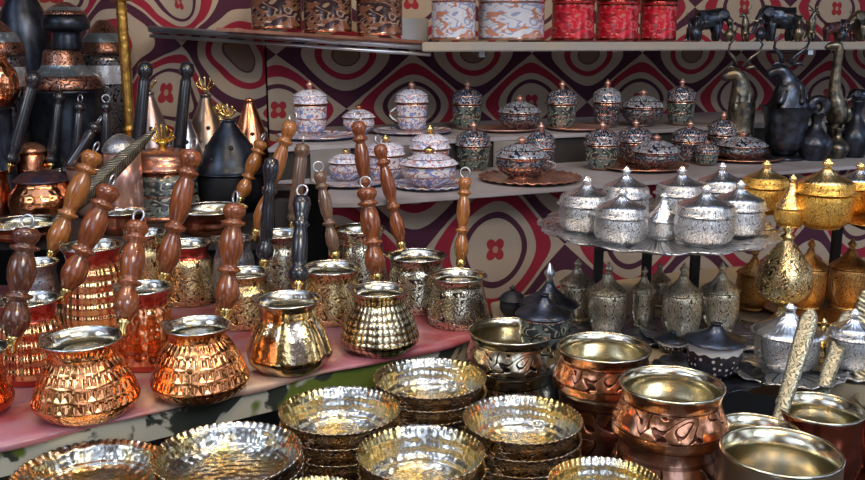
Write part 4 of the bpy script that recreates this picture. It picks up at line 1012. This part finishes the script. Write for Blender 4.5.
# gold pole
pp = Vector(((131-CX)/FPX*1.80, 1.80, ZB))
gp = empty('brass_candlestick', pp, 0, 'tall gold candlestick with ridged stem and white candle at the upper left', 'candlestick')
HH = zrow(1.80, 1)-ZB
link('base', lathe(smoothp([(0, 0), (.045, 0), (.045, .008), (.02, .03), (.016, .06), (.024, .09), (.010, .12)], 2)+[(0, .12)], 30), brass_eng, gp)
link('stem', lathe([(0, .115)]+[((.0095+(.0014 if i % 2 else 0)+(.004 if i in (8, 9) else 0)), .115+(HH-.115)*i/60) for i in range(61)]+[(.021, HH), (.021, HH+.003), (0, HH+.003)], 20), plain('old_gold', (.62, .36, .08), .9, .3, 90, (.4, .2, .05), .002), gp)
link('candle', lathe([(0, HH+.003), (.015, HH+.003), (.015, HH+.06), (0, HH+.06)], 18), shelf_white, gp)

# cone-lidded incense burners
def crown(root, lid, z, R, mat, n=5):
    c = link('finial', lathe([(0, 0), (R*.35, 0), (R*.2, .12*R), (R*.45, .3*R), (R*.30, .5*R), (0, .6*R)], 14), mat, lid, (0, 0, z))
    for k in range(n):
        a = PI*(k+.5)/n; 
        link('prong', tube([(0, 0, .2*R), (R*.55*math.cos(a), 0, R*(.4+.35*math.sin(a))), (R*.95*math.cos(a), 0, R*(.5+.9*math.sin(a))), (R*.75*math.cos(a), 0, R*(.8+.9*math.sin(a)))], [.0022, .0022, .0028, .0014], 6), mat, c)
def burner(px, br, tr, w, m_lid, m_base, label, y, cr=.022, cm=brass, basefrac=.35, holes=True, baser=1.0, cn=5, z=ZB):
    b = Vector(((px-CX)/FPX*y, y, z)); H = zrow(y, tr)-z; R = rad(w, y)
    root = empty('incense_burner', b, 0, label, 'incense burner', 'incense burners on the raised step')
    hb = H*basefrac; hl = H-hb
    link('base', lathe(smoothp([(.0, 0), (.6*R*baser, 0), (.75*R*baser, .05*hb), (1.0*R*baser, .35*hb), (1.02*R*baser, .8*hb), (1.0*R*baser, hb)], 2)+[(0, hb)], 36), m_base, root)
    prof = [(0, 0), (1.0*R, 0), (1.03*R, .03*hl), (.96*R, .08*hl), (.80*R, .34*hl), (.55*R, .62*hl), (.30*R, .84*hl), (.2*R, .94*hl), (.26*R, .97*hl)]
    lid = link('lid', lathe(smoothp(prof, 2)+[(0, hl)], 36), m_lid, root, (0, 0, hb+.0005))
    if holes:
        for k in range(8):
            a = 2*PI*k/8+.3; fr = .30 if k % 2 else .5; rr_ = (.835 if k % 2 else .67)*R
            hb_ = link('vent_hole', lathe([(0, -.001), (.0045, -.001), (.0045, .0012), (0, .0012)], 12), black_pot, lid, (rr_*math.cos(a), rr_*math.sin(a), fr*hl)); hb_.rotation_euler = (0, PI/2-.35, a)
    if cr: crown(root, lid, hl, cr, cm, cn)
pinksil = plain('pinkish_silver', (.46, .36, .36), .85, .3, 20, (.36, .28, .28))
bluesil = plain('bluish_silver', (.40, .46, .56), .85, .28, 24, (.3, .32, .4))
brn = plain('brown_bronze_sheet', (.36, .26, .20), .85, .28, 24, (.26, .2, .16))
burner(152, 200, 91, 46, pinksil, pinksil, 'tall pinkish silver cone burner with brass trident beside the gold candlestick', 1.86, .02, cn=3)
burner(186, 200, 112, 38, bluesil, bluesil, 'bluish silver cone burner behind the black handle', 1.88, 0)
burner(208, 200, 93, 50, brn, brn, 'brownish bronze cone burner with brass crown left of the big black one', 1.94, .022)
burner(229, 200, 119, 68, black_metal, black_pot, 'big black cone-lidded burner on a deep black bowl', 1.76, .018, basefrac=.42, baser=.95)
burner(251, 190, 98, 46, copper_plain, copper_plain, 'bright orange copper cone burner with dark holes near the shelf end', 1.84, 0)
burner(222, 190, 112, 26, brass_eng, brass_eng, 'narrow brass cone burner between the bronze and the orange copper one', 1.94, .012)
# engraved box with gold crown
bx, bR = None, None
yy = 1.70
b = Vector(((162-CX)/FPX*yy, yy, ZB)); H = zrow(yy, 147)-ZB; R = rad(70, yy)
root = empty('lidded_box', b, 0, 'round engraved copper box with gold crown finial left of the big black burner', 'box')
link('body', lathe([(0, 0), (1.0*R, 0), (1.04*R, .05*H), (.98*R, .12*H), (.93*R, .45*H), (.9*R, .68*H), (0, .68*H)], 44), en_dark2, root)
link('foot', lathe([(0, .0), (1.05*R, -.0), (1.08*R, .04*H), (1.05*R, .08*H), (0, .08*H)], 44), copper_tray, root)
lid = link('lid', lathe(smoothp([(0, 0), (.94*R, 0), (.96*R, .05*H), (.85*R, .12*H), (.82*R, .2*H), (.6*R, .27*H), (.2*R, .31*H)], 2)+[(0, .31*H)], 44), copper_tray, root, (0, 0, .685*H))
crown(root, lid, .31*H, .027, plain('bright_gold', (.85, .55, .12), .95, .25, 80, (.6, .36, .06), .002), 7)
